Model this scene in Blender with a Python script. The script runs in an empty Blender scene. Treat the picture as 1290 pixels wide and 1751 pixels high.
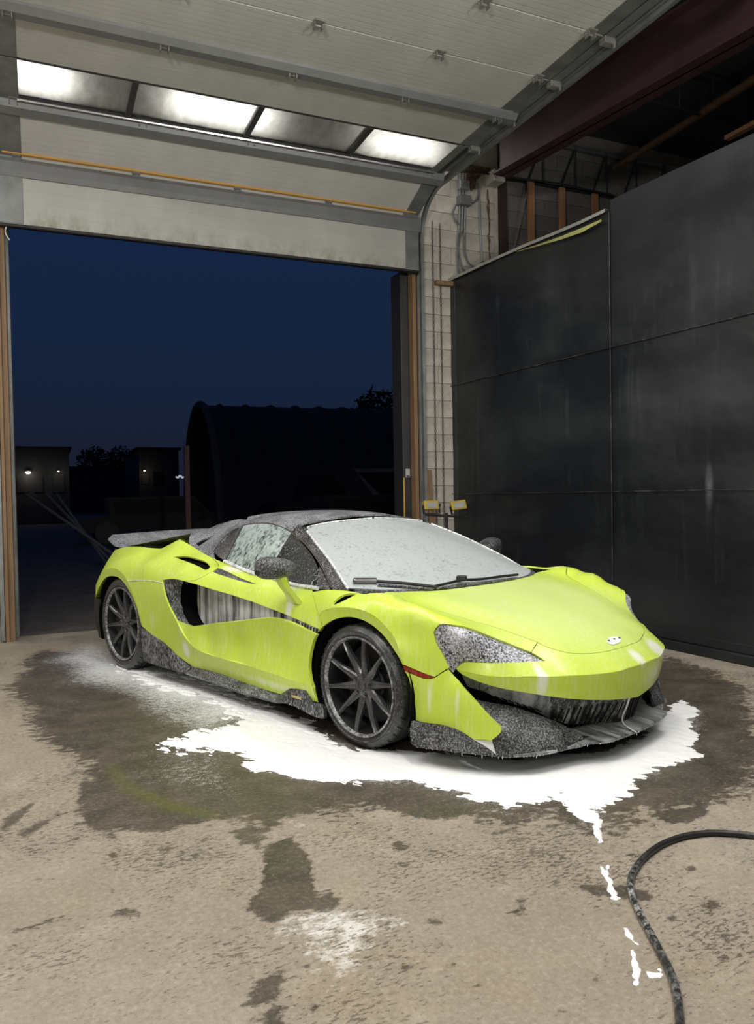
import bpy, bmesh, math, random
import numpy as np
from mathutils import Vector, Matrix
from mathutils.geometry import delaunay_2d_cdt

random.seed(7); np.random.seed(7)
SC = bpy.context.scene
COL = SC.collection

# ------------------------------------------------------------------ camera
# world: X along the garage-door wall, Y towards that door, Z up, camera above the origin
W, H, F = 1290.0, 1751.0, 1300.0
CAM_H, PITCH, ROLL, RYAW = 1.3158, 0.0237, -0.0176, math.radians(23.82)
def _rot(v):                                   # camera-heading frame -> room frame
    c, s = math.cos(RYAW), math.sin(RYAW)
    return np.array([v[0]*c + v[1]*s, -v[0]*s + v[1]*c, v[2]])
_f = np.array([0, math.cos(PITCH), -math.sin(PITCH)]); _u = np.array([0, math.sin(PITCH), math.cos(PITCH)]); _r = np.array([1.0, 0, 0])
_c, _s = math.cos(ROLL), math.sin(ROLL)
CR, CU, CF = _rot(_c*_r + _s*_u), _rot(-_s*_r + _c*_u), _rot(_f)
CP = np.array([0, 0, CAM_H])
cam = bpy.data.cameras.new('camera'); co = bpy.data.objects.new('camera', cam); COL.objects.link(co)
cam.sensor_fit = 'HORIZONTAL'; cam.sensor_width = 36; cam.lens = F/W*36; cam.clip_end = 400
M = Matrix.Identity(4)
for i in range(3):
    M[i][0], M[i][1], M[i][2], M[i][3] = CR[i], CU[i], -CF[i], CP[i]
co.matrix_world = M
SC.camera = co
# ------------------------------------------------------------------ view, sky, lights
SC.view_settings.view_transform = 'Standard'; SC.view_settings.look = 'None'
SC.view_settings.gamma = 1; SC.view_settings.use_curve_mapping = False
SC.view_settings.exposure = 0.22
wd = bpy.data.worlds.new('dusk_sky'); SC.world = wd; wd.use_nodes = True
nt = wd.node_tree; nt.nodes.clear()
o_ = nt.nodes.new('ShaderNodeOutputWorld'); bg = nt.nodes.new('ShaderNodeBackground')
tc = nt.nodes.new('ShaderNodeTexCoord'); sx = nt.nodes.new('ShaderNodeSeparateXYZ'); cr = nt.nodes.new('ShaderNodeValToRGB')
nt.links.new(tc.outputs['Generated'], sx.inputs[0]); nt.links.new(sx.outputs['Z'], cr.inputs[0])
e = cr.color_ramp.elements
e[0].position = 0.0; e[0].color = (.0088, .0085, .019, 1)
e[1].position = 1.0; e[1].color = (.005, .013, .045, 1)
for p, c in ((.06, (.0080, .0112, .025, 1)), (.14, (.0070, .0140, .036, 1)), (.3, (.0066, .0156, .046, 1))):
    x = e.new(p); x.color = c
nt.links.new(cr.outputs[0], bg.inputs[0]); bg.inputs[1].default_value = 1.0
nt.links.new(bg.outputs[0], o_.inputs[0])

def area_light(name, loc, size, power, rot=(0, 0, 0), col=(1, .97, .92)):
    l = bpy.data.lights.new(name, 'AREA'); l.shape = 'RECTANGLE'; l.size, l.size_y = size; l.energy = power; l.color = col
    o = bpy.data.objects.new(name, l); COL.objects.link(o); o.location = loc; o.rotation_euler = rot
    return o
LAMPS = [  # LED battens hung under the roof: x, y, z, length, watts, turned across the room
    (-.4, -.6, 5.02, 2.2, 25, 0), (1.7, -.6, 5.02, 2.2, 25, 0), (3.8, -.6, 5.02, 2.2, 25, 0),
    (-.4, 2.5, 5.02, 2.2, 60, 0), (1.7, 2.5, 5.02, 2.2, 80, 0), (3.8, 2.5, 5.02, 2.2, 55, 0),
    (-1.9, 3.2, 5.02, 2.2, 40, 0), (-1.9, 6.2, 5.02, 2.2, 50, 0),
    (-.12, 7.55, 5.22, .9, 3.0, 1), (1.75, 7.55, 5.22, 1.0, 2.6, 1), (3.75, 7.55, 5.22, .8, 1.8, 1)]
for x, y, z, L, p, t in LAMPS:
    area_light('batten_light', (x, y, z), (.16, L), p, (0, 0, math.pi/2*t))
FILL_LAMPS = [(-2.3, -1.2, 2.5, 42), (3.4, -1.6, 2.6, 36)]          # added fill lamps behind the camera, aimed to brighten the raised door
for x, y, z, p in FILL_LAMPS:
    d = Vector((1.9, 6.2, 4.7))-Vector((x, y, z))
    area_light('fill_light', (x, y, z), (.55, .4), p, d.to_track_quat('-Z', 'Y').to_euler()).data.spread = math.radians(85)
# ------------------------------------------------------------------ helpers
def pray(px, py):
    return CF + CR*(px - W/2)/F - CU*(py - H/2)/F
def room(px, py, x=None, y=None, z=None):      # point of the room seen at a picture position, on one known plane
    d = pray(px, py); i, v = (0, x) if x is not None else (1, y) if y is not None else (2, z)
    return CP + d*(v - CP[i])/d[i]

def tag(o, label=None, cat=None, group=None, kind=None):
    if label: o['label'] = label
    if cat: o['category'] = cat
    if group: o['group'] = group
    if kind: o['kind'] = kind
    return o
def empty(name, loc=(0, 0, 0), rz=0, parent=None):
    o = bpy.data.objects.new(name, None); COL.objects.link(o); o.empty_display_size = .2
    o.location = loc; o.rotation_euler = (0, 0, rz)
    if parent: o.parent = parent
    return o
def mesh_obj(name, verts, faces, m, parent=None, smooth=True, loc=None):
    me = bpy.data.meshes.new(name)
    me.from_pydata([tuple(map(float, v)) for v in verts], [], [tuple(map(int, f)) for f in faces]); me.update()
    if smooth: me.shade_smooth()
    o = bpy.data.objects.new(name, me); COL.objects.link(o)
    if m: me.materials.append(m)
    if parent: o.parent = parent
    if loc is not None: o.location = loc
    return o
def link_mesh(name, me, parent=None):
    o = bpy.data.objects.new(name, me); COL.objects.link(o)
    if parent: o.parent = parent
    return o

class MB:                                      # collects shapes; build() links them as one mesh
    def __init__(s): s.v = []; s.f = []
    def add(s, v, f):
        n = len(s.v); s.v += [tuple(map(float, q)) for q in v]; s.f += [tuple(i + n for i in q) for q in f]; return s
    def box(s, c, size, rot=None, bevel=0):
        x, y, z = (q/2 for q in size)
        if bevel:
            b = bevel; V = []; 
            for sx_ in (-1, 1):
                for sy_ in (-1, 1):
                    for sz_ in (-1, 1):
                        V += [(sx_*x, sy_*(y-b), sz_*(z-b)), (sx_*(x-b), sy_*y, sz_*(z-b)), (sx_*(x-b), sy_*(y-b), sz_*z)]
            idx = lambda a, b_, c_, k: ((a*2 + b_)*2 + c_)*3 + k
            Fc = []
            for q in (0, 1):
                Fc.append([idx(q, 0, 0, 0), idx(q, 1, 0, 0), idx(q, 1, 1, 0), idx(q, 0, 1, 0)][::1 if q else -1])
                Fc.append([idx(0, q, 0, 1), idx(1, q, 0, 1), idx(1, q, 1, 1), idx(0, q, 1, 1)][::-1 if q else 1])
                Fc.append([idx(0, 0, q, 2), idx(1, 0, q, 2), idx(1, 1, q, 2), idx(0, 1, q, 2)][::1 if q else -1])
            for p in (0, 1):
                for q in (0, 1):
                    Fc.append([idx(p, q, 0, 0), idx(p, q, 1, 0), idx(p, q, 1, 1), idx(p, q, 0, 1)])
                    Fc.append([idx(p, 0, q, 0), idx(p, 1, q, 0), idx(p, 1, q, 2), idx(p, 0, q, 2)])
                    Fc.append([idx(0, p, q, 1), idx(1, p, q, 1), idx(1, p, q, 2), idx(0, p, q, 2)])
                    for r in (0, 1): Fc.append([idx(p, q, r, 0), idx(p, q, r, 1), idx(p, q, r, 2)])
        else:
            V = [(a*x, b*y, c_*z) for a in (-1, 1) for b in (-1, 1) for c_ in (-1, 1)]
            Fc = [(0, 1, 3, 2), (4, 6, 7, 5), (0, 4, 5, 1), (2, 3, 7, 6), (0, 2, 6, 4), (1, 5, 7, 3)]
        R = rot if rot is not None else Matrix.Identity(3)
        V = [R @ Vector(q) + Vector(c) for q in V]
        return s.add(V, Fc)
    def bar(s, a, b, w, h=None, up=(0, 0, 1), bevel=0):   # rectangular bar from a to b
        a, b = Vector(a), Vector(b); d = b - a; L = d.length; X = d.normalized(); u = Vector(up)
        if abs(X.dot(u)) > .99: u = Vector((1, 0, 0))
        Y = u.cross(X).normalized(); Z = X.cross(Y)
        R = Matrix((X, Y, Z)).transposed()
        return s.box((a + b)/2, (L, w, h or w), R, bevel)
    def tube(s, pts, r, n=10, cap=True):
        pts = [Vector(p) for p in pts]; rr = r if hasattr(r, '__len__') else [r]*len(pts)
        V = []; Fc = []; prev = None
        for i, p in enumerate(pts):
            t = (pts[min(i+1, len(pts)-1)] - pts[max(i-1, 0)]).normalized()
            if prev is None:
                u = Vector((0, 0, 1)) if abs(t.z) < .9 else Vector((1, 0, 0)); A = t.cross(u).normalized()
            else: A = (prev - t*prev.dot(t)).normalized()
            prev = A; B = t.cross(A)
            V += [p + (A*math.cos(2*math.pi*k/n) + B*math.sin(2*math.pi*k/n))*rr[i] for k in range(n)]
        for i in range(len(pts)-1):
            for k in range(n):
                Fc.append((i*n+k, i*n+(k+1) % n, (i+1)*n+(k+1) % n, (i+1)*n+k))
        if cap: Fc += [tuple(range(n))[::-1], tuple((len(pts)-1)*n + k for k in range(n))]
        return s.add(V, Fc)
    def lathe(s, prof, axis='y', n=48, c=(0, 0, 0), closed=False):   # prof: (radius, offset along the axis)
        V = []; m = len(prof)
        for k in range(n):
            a = 2*math.pi*k/n; ca, sa = math.cos(a), math.sin(a)
            for r, o in prof:
                q = (r*ca, o, r*sa) if axis == 'y' else (r*ca, r*sa, o) if axis == 'z' else (o, r*ca, r*sa)
                V.append((q[0]+c[0], q[1]+c[1], q[2]+c[2]))
        Fc = []
        for k in range(n):
            k2 = (k+1) % n
            for j in range(m if closed else m-1):
                j2 = (j+1) % m
                Fc.append((k*m+j, k*m+j2, k2*m+j2, k2*m+j))
        return s.add(V, Fc)
    def prism(s, poly, a, b, axis='z'):        # poly in the plane across the axis, from a to b
        n = len(poly)
        def P(p, t): return (p[0], p[1], t) if axis == 'z' else (p[0], t, p[1]) if axis == 'y' else (t, p[0], p[1])
        V = [P(p, a) for p in poly] + [P(p, b) for p in poly]
        Fc = [tuple(range(n))[::-1], tuple(range(n, 2*n))] + [(i, (i+1) % n, n+(i+1) % n, n+i) for i in range(n)]
        return s.add(V, Fc)
    def build(s, name, m, parent=None, smooth=False, loc=None, mods=None):
        me = bpy.data.meshes.new(name); me.from_pydata(s.v, [], s.f); me.update()
        bm = bmesh.new(); bm.from_mesh(me); bmesh.ops.recalc_face_normals(bm, faces=bm.faces); bm.to_mesh(me); bm.free()
        if smooth:
            me.shade_smooth()
            if hasattr(me, 'set_sharp_from_angle'): me.set_sharp_from_angle(angle=math.radians(smooth if smooth > 1 else 40))
        o = bpy.data.objects.new(name, me); COL.objects.link(o)
        if m: me.materials.append(m)
        if parent: o.parent = parent
        if loc is not None: o.location = loc
        return o

def catmull(P, step=None, n=None, closed=False):  # smooth curve through points (any dimension), evenly resampled
    P = [np.array(p, float) for p in P]
    if len(P) < 3 and not closed:
        dense = np.array([P[0] + (P[-1]-P[0])*t for t in np.linspace(0, 1, 40)])
    else:
        Q = ([P[-1]] + P + [P[0], P[1]]) if closed else [2*P[0]-P[1]] + P + [2*P[-1]-P[-2]]
        out = []
        for i in range(len(Q)-3):
            p0, p1, p2, p3 = Q[i:i+4]
            t0 = 0; t1 = t0+max(np.linalg.norm(p1-p0), 1e-9)**.5; t2 = t1+max(np.linalg.norm(p2-p1), 1e-9)**.5; t3 = t2+max(np.linalg.norm(p3-p2), 1e-9)**.5
            for t in np.linspace(t1, t2, 24, endpoint=False):
                a1 = (t1-t)/(t1-t0)*p0+(t-t0)/(t1-t0)*p1; a2 = (t2-t)/(t2-t1)*p1+(t-t1)/(t2-t1)*p2; a3 = (t3-t)/(t3-t2)*p2+(t-t2)/(t3-t2)*p3
                b1 = (t2-t)/(t2-t0)*a1+(t-t0)/(t2-t0)*a2; b2 = (t3-t)/(t3-t1)*a2+(t-t1)/(t3-t1)*a3
                out.append((t2-t)/(t2-t1)*b1+(t-t1)/(t2-t1)*b2)
        out.append(Q[-2]); dense = np.array(out)
    s = np.r_[0, np.cumsum(np.linalg.norm(np.diff(dense, axis=0), axis=1))]
    k = n or max(2, int(round(s[-1]/step))+1)
    q = np.linspace(0, s[-1], k)
    return np.stack([np.interp(q, s, dense[:, i]) for i in range(dense.shape[1])], 1)

# node materials ---------------------------------------------------
class NM:
    def __init__(s, name):
        s.m = bpy.data.materials.new(name); s.m.use_nodes = True; s.t = s.m.node_tree
        s.b = s.t.nodes['Principled BSDF']; s.tc = None
    def n(s, typ, **k):
        x = s.t.nodes.new(typ)
        for a, v in k.items(): setattr(x, a, v)
        return x
    def l(s, a, b): s.t.links.new(a, b)
    def val(s, x, sock):
        if isinstance(x, (int, float)): sock.default_value = x
        elif isinstance(x, tuple): sock.default_value = x if len(x) == len(sock.default_value) else (*x, 1)
        else: s.l(x, sock)
    def coord(s, scale=(1, 1, 1), kind='Object', rot=(0, 0, 0), loc=(0, 0, 0)):
        if s.tc is None: s.tc = s.n('ShaderNodeTexCoord')
        mp = s.n('ShaderNodeMapping'); s.l(s.tc.outputs[kind], mp.inputs[0])
        mp.inputs['Scale'].default_value = scale; mp.inputs['Rotation'].default_value = rot; mp.inputs['Location'].default_value = loc
        return mp.outputs[0]
    def noise(s, vec, scale, detail=4, rough=.55, dist=0):
        x = s.n('ShaderNodeTexNoise'); s.l(vec, x.inputs['Vector'])
        x.inputs['Scale'].default_value = scale; x.inputs['Detail'].default_value = detail; x.inputs['Roughness'].default_value = rough; x.inputs['Distortion'].default_value = dist
        return x.outputs['Fac']
    def ramp(s, fac, *stops):                  # stops: (pos, value or colour)
        x = s.n('ShaderNodeValToRGB'); s.val(fac, x.inputs[0]); e = x.color_ramp.elements
        while len(e) < len(stops): e.new(.5)
        for q, (p, c) in zip(e, stops):
            q.position = p; q.color = (c, c, c, 1) if isinstance(c, (int, float)) else (*c, 1)
        return x.outputs[0]
    def math(s, op, a, b=0., clamp=False):
        x = s.n('ShaderNodeMath', operation=op); x.use_clamp = clamp; s.val(a, x.inputs[0]); s.val(b, x.inputs[1]); return x.outputs[0]
    def mix(s, fac, a, b):
        x = s.n('ShaderNodeMix', data_type='RGBA'); s.val(fac, x.inputs[0])
        s.val(a, x.inputs[6]); s.val(b, x.inputs[7]); return x.outputs[2]
    def attr(s, name):
        x = s.n('ShaderNodeAttribute'); x.attribute_name = name; return x.outputs['Fac']
    def set(s, **k):
        for a, v in k.items(): s.val(v, s.b.inputs[a.replace('_', ' ')])
        return s
    def bump(s, h, strength=.3, dist=.01):
        x = s.n('ShaderNodeBump'); x.inputs['Strength'].default_value = strength; x.inputs['Distance'].default_value = dist
        s.l(h, x.inputs['Height']); s.l(x.outputs[0], s.b.inputs['Normal']); return s
def plain(name, col, rough=.5, metal=0, var=.12, scale=9, spec=.5):
    q = NM(name); n = q.noise(q.coord(), scale, 5)
    a = tuple(c*(1-var) for c in col); b = tuple(min(1, c*(1+var)) for c in col)
    q.set(Base_Color=q.mix(q.ramp(n, (.3, 0.), (.7, 1.)), a, b), Roughness=rough, Metallic=metal)
    q.b.inputs['Specular IOR Level'].default_value = spec
    return q.m
MT = {}
# ------------------------------------------------------------------ car: frame and surface tools
# car frame: x rearwards from the front axle, y to the car's right (the side in view), z up
CAR_RZ = math.radians(134.32) - RYAW
CAR_O = _rot(np.array([.5565, 4.572, 0.]))
EX = np.array([math.cos(CAR_RZ), math.sin(CAR_RZ), 0]); EY = np.array([-EX[1], EX[0], 0])
CCAR = np.array([(CP-CAR_O)@EX, (CP-CAR_O)@EY, CP[2]])
def cray(px, py):
    d = pray(px, py); return np.array([d@EX, d@EY, d[2]])
def U(px, py, x=None, y=None, z=None):
    d = cray(px, py); i, v = (0, x) if x is not None else (1, y) if y is not None else (2, z)
    return CCAR + d*(v - CCAR[i])/d[i]

class Surf:                                    # smooth thin-plate surface through measured body points
    def __init__(s, d, pts, lam=2e-4, mirror=False):
        P = [U(p[0], p[1], y=p[2])*(1, np.sign(p[2]), 1) if p[0] > 50 else np.array(p, float) for p in pts]   # y < 0: seen on the far side, mirrored
        if mirror: P += [p*np.array([1, -1, 1]) for p in P if 0.02 < p[1] <= mirror]
        P = np.array(P); s.P = P
        s.d = np.array(d, float); s.d /= np.linalg.norm(s.d)
        a = np.cross([0, 0, 1.], s.d) if abs(s.d[2]) < .95 else np.array([1., 0, 0])
        s.e1 = a/np.linalg.norm(a); s.e2 = np.cross(s.d, s.e1)
        q = np.stack([P@s.e1, P@s.e2], 1); h = P@s.d; s.q = q; n = len(q)
        K = s._k(np.linalg.norm(q[:, None]-q[None], axis=2)) + lam*np.eye(n)
        T = np.c_[np.ones(n), q]
        A = np.block([[K, T], [T.T, np.zeros((3, 3))]])
        w = np.linalg.solve(A, np.r_[h, 0, 0, 0]); s.w = w[:n]; s.a = w[n:]
        s.c = P.mean(0)
    @staticmethod
    def _k(r): return np.where(r > 1e-9, r*r*np.log(np.maximum(r, 1e-9)), 0)
    def h(s, q):
        q = np.atleast_2d(q)
        return s._k(np.linalg.norm(q[:, None]-s.q[None], axis=2))@s.w + s.a[0] + q@s.a[1:]
    def up(s, q):                              # plane coordinates -> car point
        q = np.atleast_2d(q); return q[:, :1]*s.e1 + q[:, 1:2]*s.e2 + s.h(q)[:, None]*s.d
    def dn(s, P): P = np.atleast_2d(P); return np.stack([P@s.e1, P@s.e2], 1)
    def solve(s, o, r):                        # point of the surface on the line o + t r
        o, r = np.array(o, float), np.array(r, float)
        g = lambda t: (o+np.outer(t, r))@s.d - s.h(s.dn(o+np.outer(t, r)))
        L = np.linalg.norm(r); t0 = (s.c-o)@r/(r@r); T = t0+np.linspace(-2.2, 2.2, 241)/L; G = g(T)
        k = np.nonzero(np.sign(G[:-1]) != np.sign(G[1:]))[0]
        if len(k) == 0: k = np.array([np.argmin(np.abs(G[:-1]))])
        m = o+np.outer((T[k]+T[k+1])/2, r); k = k[np.argmin([np.min(np.linalg.norm(s.P-q, axis=1)) for q in m])]
        t0, t1 = T[k], T[k+1]; g0, g1 = G[k], G[k+1]
        if np.sign(g0) == np.sign(g1): return o+r*t0
        for _ in range(6):
            q = np.linspace(t0, t1, 9); z = g(q); j = int(np.nonzero(np.sign(z[:-1]) != np.sign(z[1:]))[0][0]); t0, t1 = q[j], q[j+1]
        return o+r*(t0+t1)/2
    def hit(s, px, py): return s.solve(CCAR, cray(px, py))
    def curve(s, pts): return [s.hit(*p[:2]) if p[0] > 50 else np.array(p, float) for p in pts]
    def line(s, a, b, n=12, ax=2):             # run on the surface above/beside the straight line a-b
        r = np.zeros(3); r[ax] = 1
        return [s.solve(np.array(a)+(np.array(b)-np.array(a))*t, r) for t in np.linspace(0, 1, n)]

def inside(poly, q):
    x, y = q[:, 0], q[:, 1]; r = np.zeros(len(q), bool); p = np.asarray(poly); j = len(p)-1
    for i in range(len(p)):
        c = (p[i, 1] > y) != (p[j, 1] > y)
        with np.errstate(divide='ignore', invalid='ignore'):
            r ^= c & (x < (p[j, 0]-p[i, 0])*(y-p[i, 1])/(p[j, 1]-p[i, 1])+p[i, 0])
        j = i
    return r
def segdist(poly, q, closed=True):
    p = np.asarray(poly); n = len(p); D = np.full(len(q), 1e9)
    for i in range(n if closed else n-1):
        a, b = p[i], p[(i+1) % n]; ab = b-a; L = ab@ab
        t = np.clip(((q-a)@ab)/max(L, 1e-12), 0, 1)
        D = np.minimum(D, np.linalg.norm(q-(a+t[:, None]*ab), axis=1))
    return D
def inset2(p, g):
    p = np.asarray(p); A = np.sum(p[:, 0]*np.roll(p[:, 1], -1)-np.roll(p[:, 0], -1)*p[:, 1]); sg = 1 if A > 0 else -1
    e = np.roll(p, -1, 0)-p; L = np.linalg.norm(e, axis=1, keepdims=True); e = e/np.maximum(L, 1e-9)
    n = np.stack([-e[:, 1], e[:, 0]], 1)*sg; m = n+np.roll(n, 1, 0); m /= np.maximum(np.linalg.norm(m, axis=1, keepdims=True), .5)
    return p+m*g

def loop(S, segs, step):                       # outline: smooth segments that meet at corners; [] items are 3-D or picture points
    out = []
    for sg in segs:
        c = catmull(S.curve(sg), step)
        if out and np.linalg.norm(out[-1]-c[0]) < step*.4: c = c[1:]
        out += list(c)
    if np.linalg.norm(out[0]-out[-1]) < step*.4: out.pop()
    return np.array(out)

def fill(S, outer, holes=(), res=.035, gap=.0015, th=.012, off=0):
    """triangulate the outline on the surface; edges get a return flange of depth th"""
    keep0 = np.abs(outer[:, 1]) < 1e-6; outer = outer.copy()
    for i in np.nonzero(keep0)[0]:
        outer[i] = S.solve((outer[i][0], 0, 0), (0, 0, 1)) if abs(S.d[2]) > .4 else S.solve((0, 0, outer[i][2]), (1, 0, 0))
    O2 = S.dn(outer)
    if gap:
        I2 = inset2(O2, gap); O2 = np.where(keep0[:, None], O2, I2)
    H2 = [S.dn(h) for h in holes]
    if gap: H2 = [inset2(h, -gap) for h in H2]
    lo, hi = O2.min(0), O2.max(0); gy = np.arange(lo[1], hi[1], res*.866); G = []
    for k, y in enumerate(gy):
        x = np.arange(lo[0]+(k % 2)*res/2, hi[0], res); G.append(np.stack([x, 0*x+y], 1))
    G = np.concatenate(G); G = G[inside(O2, G)]
    if len(G): G = G[segdist(O2, G) > res*.42]
    for h in H2:
        if len(G): G = G[~inside(h, G)]
        if len(G): G = G[segdist(h, G) > res*.42]
    pts = [O2] + H2 + [G]; allp = np.concatenate(pts)
    E = []; n = 0
    for l in [O2]+H2:
        k = len(l); E += [(n+i, n+(i+1) % k) for i in range(k)]; n += k
    r = delaunay_2d_cdt([Vector(p) for p in allp], E, [], 0, 1e-7)
    V2 = np.array([tuple(v) for v in r[0]]); T = np.array([f for f in r[2] if len(f) == 3])
    c = V2[T].mean(1); k = inside(O2, c)
    for h in H2: k &= ~inside(h, c)
    T = T[k]
    V3 = S.up(V2); V3[np.abs(V3[:, 1]) < 3e-4, 1] = 0; eps = 1e-3
    N = -np.cross(S.up(V2+[0, eps])-V3, S.up(V2+[eps, 0])-V3); N /= np.linalg.norm(N, axis=1, keepdims=True)
    N *= np.sign(N@S.d)[:, None]
    if off: V3 = V3+N*off
    fn = np.cross(V3[T[:, 1]]-V3[T[:, 0]], V3[T[:, 2]]-V3[T[:, 0]])
    fl = np.einsum('ij,ij->i', fn, N[T[:, 0]]) < 0; T[fl] = T[fl][:, ::-1]
    V = list(V3); Fc = [tuple(t) for t in T]
    if th:
        cnt = {}
        for t in T:
            for a, b in ((t[0], t[1]), (t[1], t[2]), (t[2], t[0])): cnt[(a, b)] = 1
        bd = [(a, b) for (a, b) in cnt if (b, a) not in cnt]
        bd = [(a, b) for a, b in bd if not (abs(V3[a][1]) < 2e-4 and abs(V3[b][1]) < 2e-4)]
        m1 = {}; m2 = {}
        for a, b in bd:
            for q in (a, b):
                if q not in m1:
                    m1[q] = len(V); V.append(V3[q]); m2[q] = len(V); V.append(V3[q]-N[q]*th)
            Fc.append((m1[b], m1[a], m2[a], m2[b]))
    return np.array(V), Fc
def flip(V, Fc): return np.asarray(V)*np.array([1, -1, 1]), [tuple(f)[::-1] for f in Fc]

car = empty('sports_car', tuple(CAR_O), CAR_RZ)
tag(car, 'lime green two-seat sports car covered in white soap foam', 'car')
def panel(name, S, segs, m, holes=(), res=.035, gap=.0015, th=.012, mode='both', parent=None, off=0, step=None):
    st = step or res*.6
    outer = segs if isinstance(segs, np.ndarray) else loop(S, segs, st)
    hl = [h if isinstance(h, np.ndarray) else loop(S, h, st) for h in holes]
    V, Fc = fill(S, outer, hl, res, gap, th, off)
    par = parent or car
    if mode == 'sym':
        V2, F2 = flip(V, Fc); n = len(V)
        me = bpy.data.meshes.new(name); me.from_pydata([tuple(v) for v in V]+[tuple(v) for v in V2], [], Fc+[tuple(i+n for i in f) for f in F2])
        bm = bmesh.new(); bm.from_mesh(me)
        bmesh.ops.remove_doubles(bm, verts=[v for v in bm.verts if abs(v.co.y) < 1e-3], dist=8e-4)
        bm.to_mesh(me); bm.free(); me.shade_smooth(); me.materials.append(m)
        return link_mesh(name, me, par)
    o = mesh_obj(name, V, Fc, m, par)
    if mode == 'both':
        V2, F2 = flip(V, Fc); par2 = par
        if par is not car and 'twin' in TW and par in TW['twin']: par2 = TW['twin'][par]
        o2 = mesh_obj(name, V2, F2, m, par2); TW['twin'][o] = o2
    return o
TW = {'twin': {}}
def twin(o): return TW['twin'][o]
def pmesh(name, mb, m, parent=None, smooth=35, both=True):   # explicit car-frame mesh, optionally with its mirror image
    o = mb.build(name, m, parent or car, smooth)
    if both:
        me = o.data.copy()
        for v in me.vertices: v.co.y = -v.co.y
        me.flip_normals()
        par = parent or car
        o2 = link_mesh(name, me, TW['twin'].get(par, par)); TW['twin'][o] = o2
    return o
def grid_mb(rows):                             # rows of equal length -> quads
    mb = MB(); n = len(rows[0])
    mb.add([p for r in rows for p in r], [(i*n+j, i*n+j+1, (i+1)*n+j+1, (i+1)*n+j) for i in range(len(rows)-1) for j in range(n-1)])
    return mb
# ------------------------------------------------------------------ materials
def blob(q, c, r, rz=0):                          # soft ellipsoid: 1 in the middle, 0 at radius r
    if q.tc is None: q.tc = q.n('ShaderNodeTexCoord')
    m = q.n('ShaderNodeMapping', vector_type='TEXTURE'); q.l(q.tc.outputs['Object'], m.inputs[0])
    m.inputs['Location'].default_value = tuple(map(float, c)); m.inputs['Rotation'].default_value = (0, 0, rz); m.inputs['Scale'].default_value = r
    g = q.n('ShaderNodeTexGradient', gradient_type='SPHERICAL'); q.l(m.outputs[0], g.inputs[0]); return g.outputs['Fac']
def paint():
    q = NM('lime_paint_with_foam_film'); v = q.coord()
    st = q.noise(q.coord((26, 26, 1.6)), 2.2, 5, .6)             # runs of suds down the panels
    pt = q.noise(v, 5, 4, .6); fi = q.noise(v, 160, 3, .7)
    f = q.math('MULTIPLY', q.ramp(st, (.45, 0.), (.8, 1.)), q.ramp(pt, (.3, .1), (.75, 1.)))
    f = q.math('ADD', q.math('MULTIPLY', f, .40), q.math('MULTIPLY', q.ramp(fi, (.45, 0.), (.8, 1.)), .16), True)
    f = q.math('ADD', f, .035, True)
    f = q.math('ADD', f, q.math('MULTIPLY', q.ramp(blob(q, (-.50, 0., .70), (.75, .80, .5)), (.0, 0.), (.5, 1.)), .22), True)   # foam film with the hood's highlight painted in, palest at the centre
    B = None                                                     # heavier suds left where the hose has not reached
    for c, r, a in FOAM_SPOTS:
        g = q.math('MULTIPLY', blob(q, c, r), a); B = g if B is None else q.math('MAXIMUM', B, g)
    B = q.ramp(q.math('ADD', B, q.math('MULTIPLY', q.math('SUBTRACT', q.noise(q.coord((1, 1, .3)), 28, 4, .6), .5), .55)), (.22, 0.), (.62, 1.))
    f = q.math('ADD', f, q.math('MULTIPLY', B, .8), True)
    q.set(Base_Color=q.mix(f, (.585, .765, .022), (.90, .93, .80)), Roughness=.34, Coat_Weight=.35, Coat_Roughness=.22)
    q.bump(fi, .12, .004); return q.m
FOAM_SPOTS = [((-1.02, -.30, .46), (.13, .14, .09), 1.0), ((-1.04, -.02, .46), (.10, .07, .08), .9), ((-1.06, -.2, .36), (.12, .35, .14), .55), (U(924, 1160, y=.58), (.08, .035, .16), .9), (U(1000, 1180, y=.33), (.1, .3, .09), .45),
    (U(492, 1038, y=.905), (.05, .06, .13), .9), (U(316, 1112, y=.945), (.07, .07, .11), .9), (U(310, 1080, y=.95), (.04, .06, .08), .5), (U(733, 1190, y=.885), (.024, .06, .17), .55), (U(783, 1195, y=.84), (.024, .06, .15), .48), (U(470, 1172, y=.92), (.9, .05, .06), .45), (U(395, 1008, y=.89), (.25, .05, .03), .35),
    (U(400, 974, y=.80), (.22, .06, .04), .8), (U(500, 1003, y=.82), (.16, .06, .03), .8), (U(262, 1060, y=.96), (.16, .06, .25), .35)]
def sudsy(name, base, lo, hi, scale=70, rough=.45, stretch=1.0, foam=(.72, .74, .76), bump=.35):
    """dark surface spattered with foam flecks; lo..hi set how much is covered"""
    q = NM(name); a = q.noise(q.coord((1, 1, 1/stretch)), scale, 3, .7); b = q.noise(q.coord(), 7, 4, .6)
    s = q.math('ADD', a, q.math('MULTIPLY', q.math('SUBTRACT', b, .5), .35))
    f = q.ramp(s, (lo, 0.), (hi, 1.))
    q.set(Base_Color=q.mix(f, base, foam), Roughness=rough); q.bump(f, bump, .003); return q.m
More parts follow.
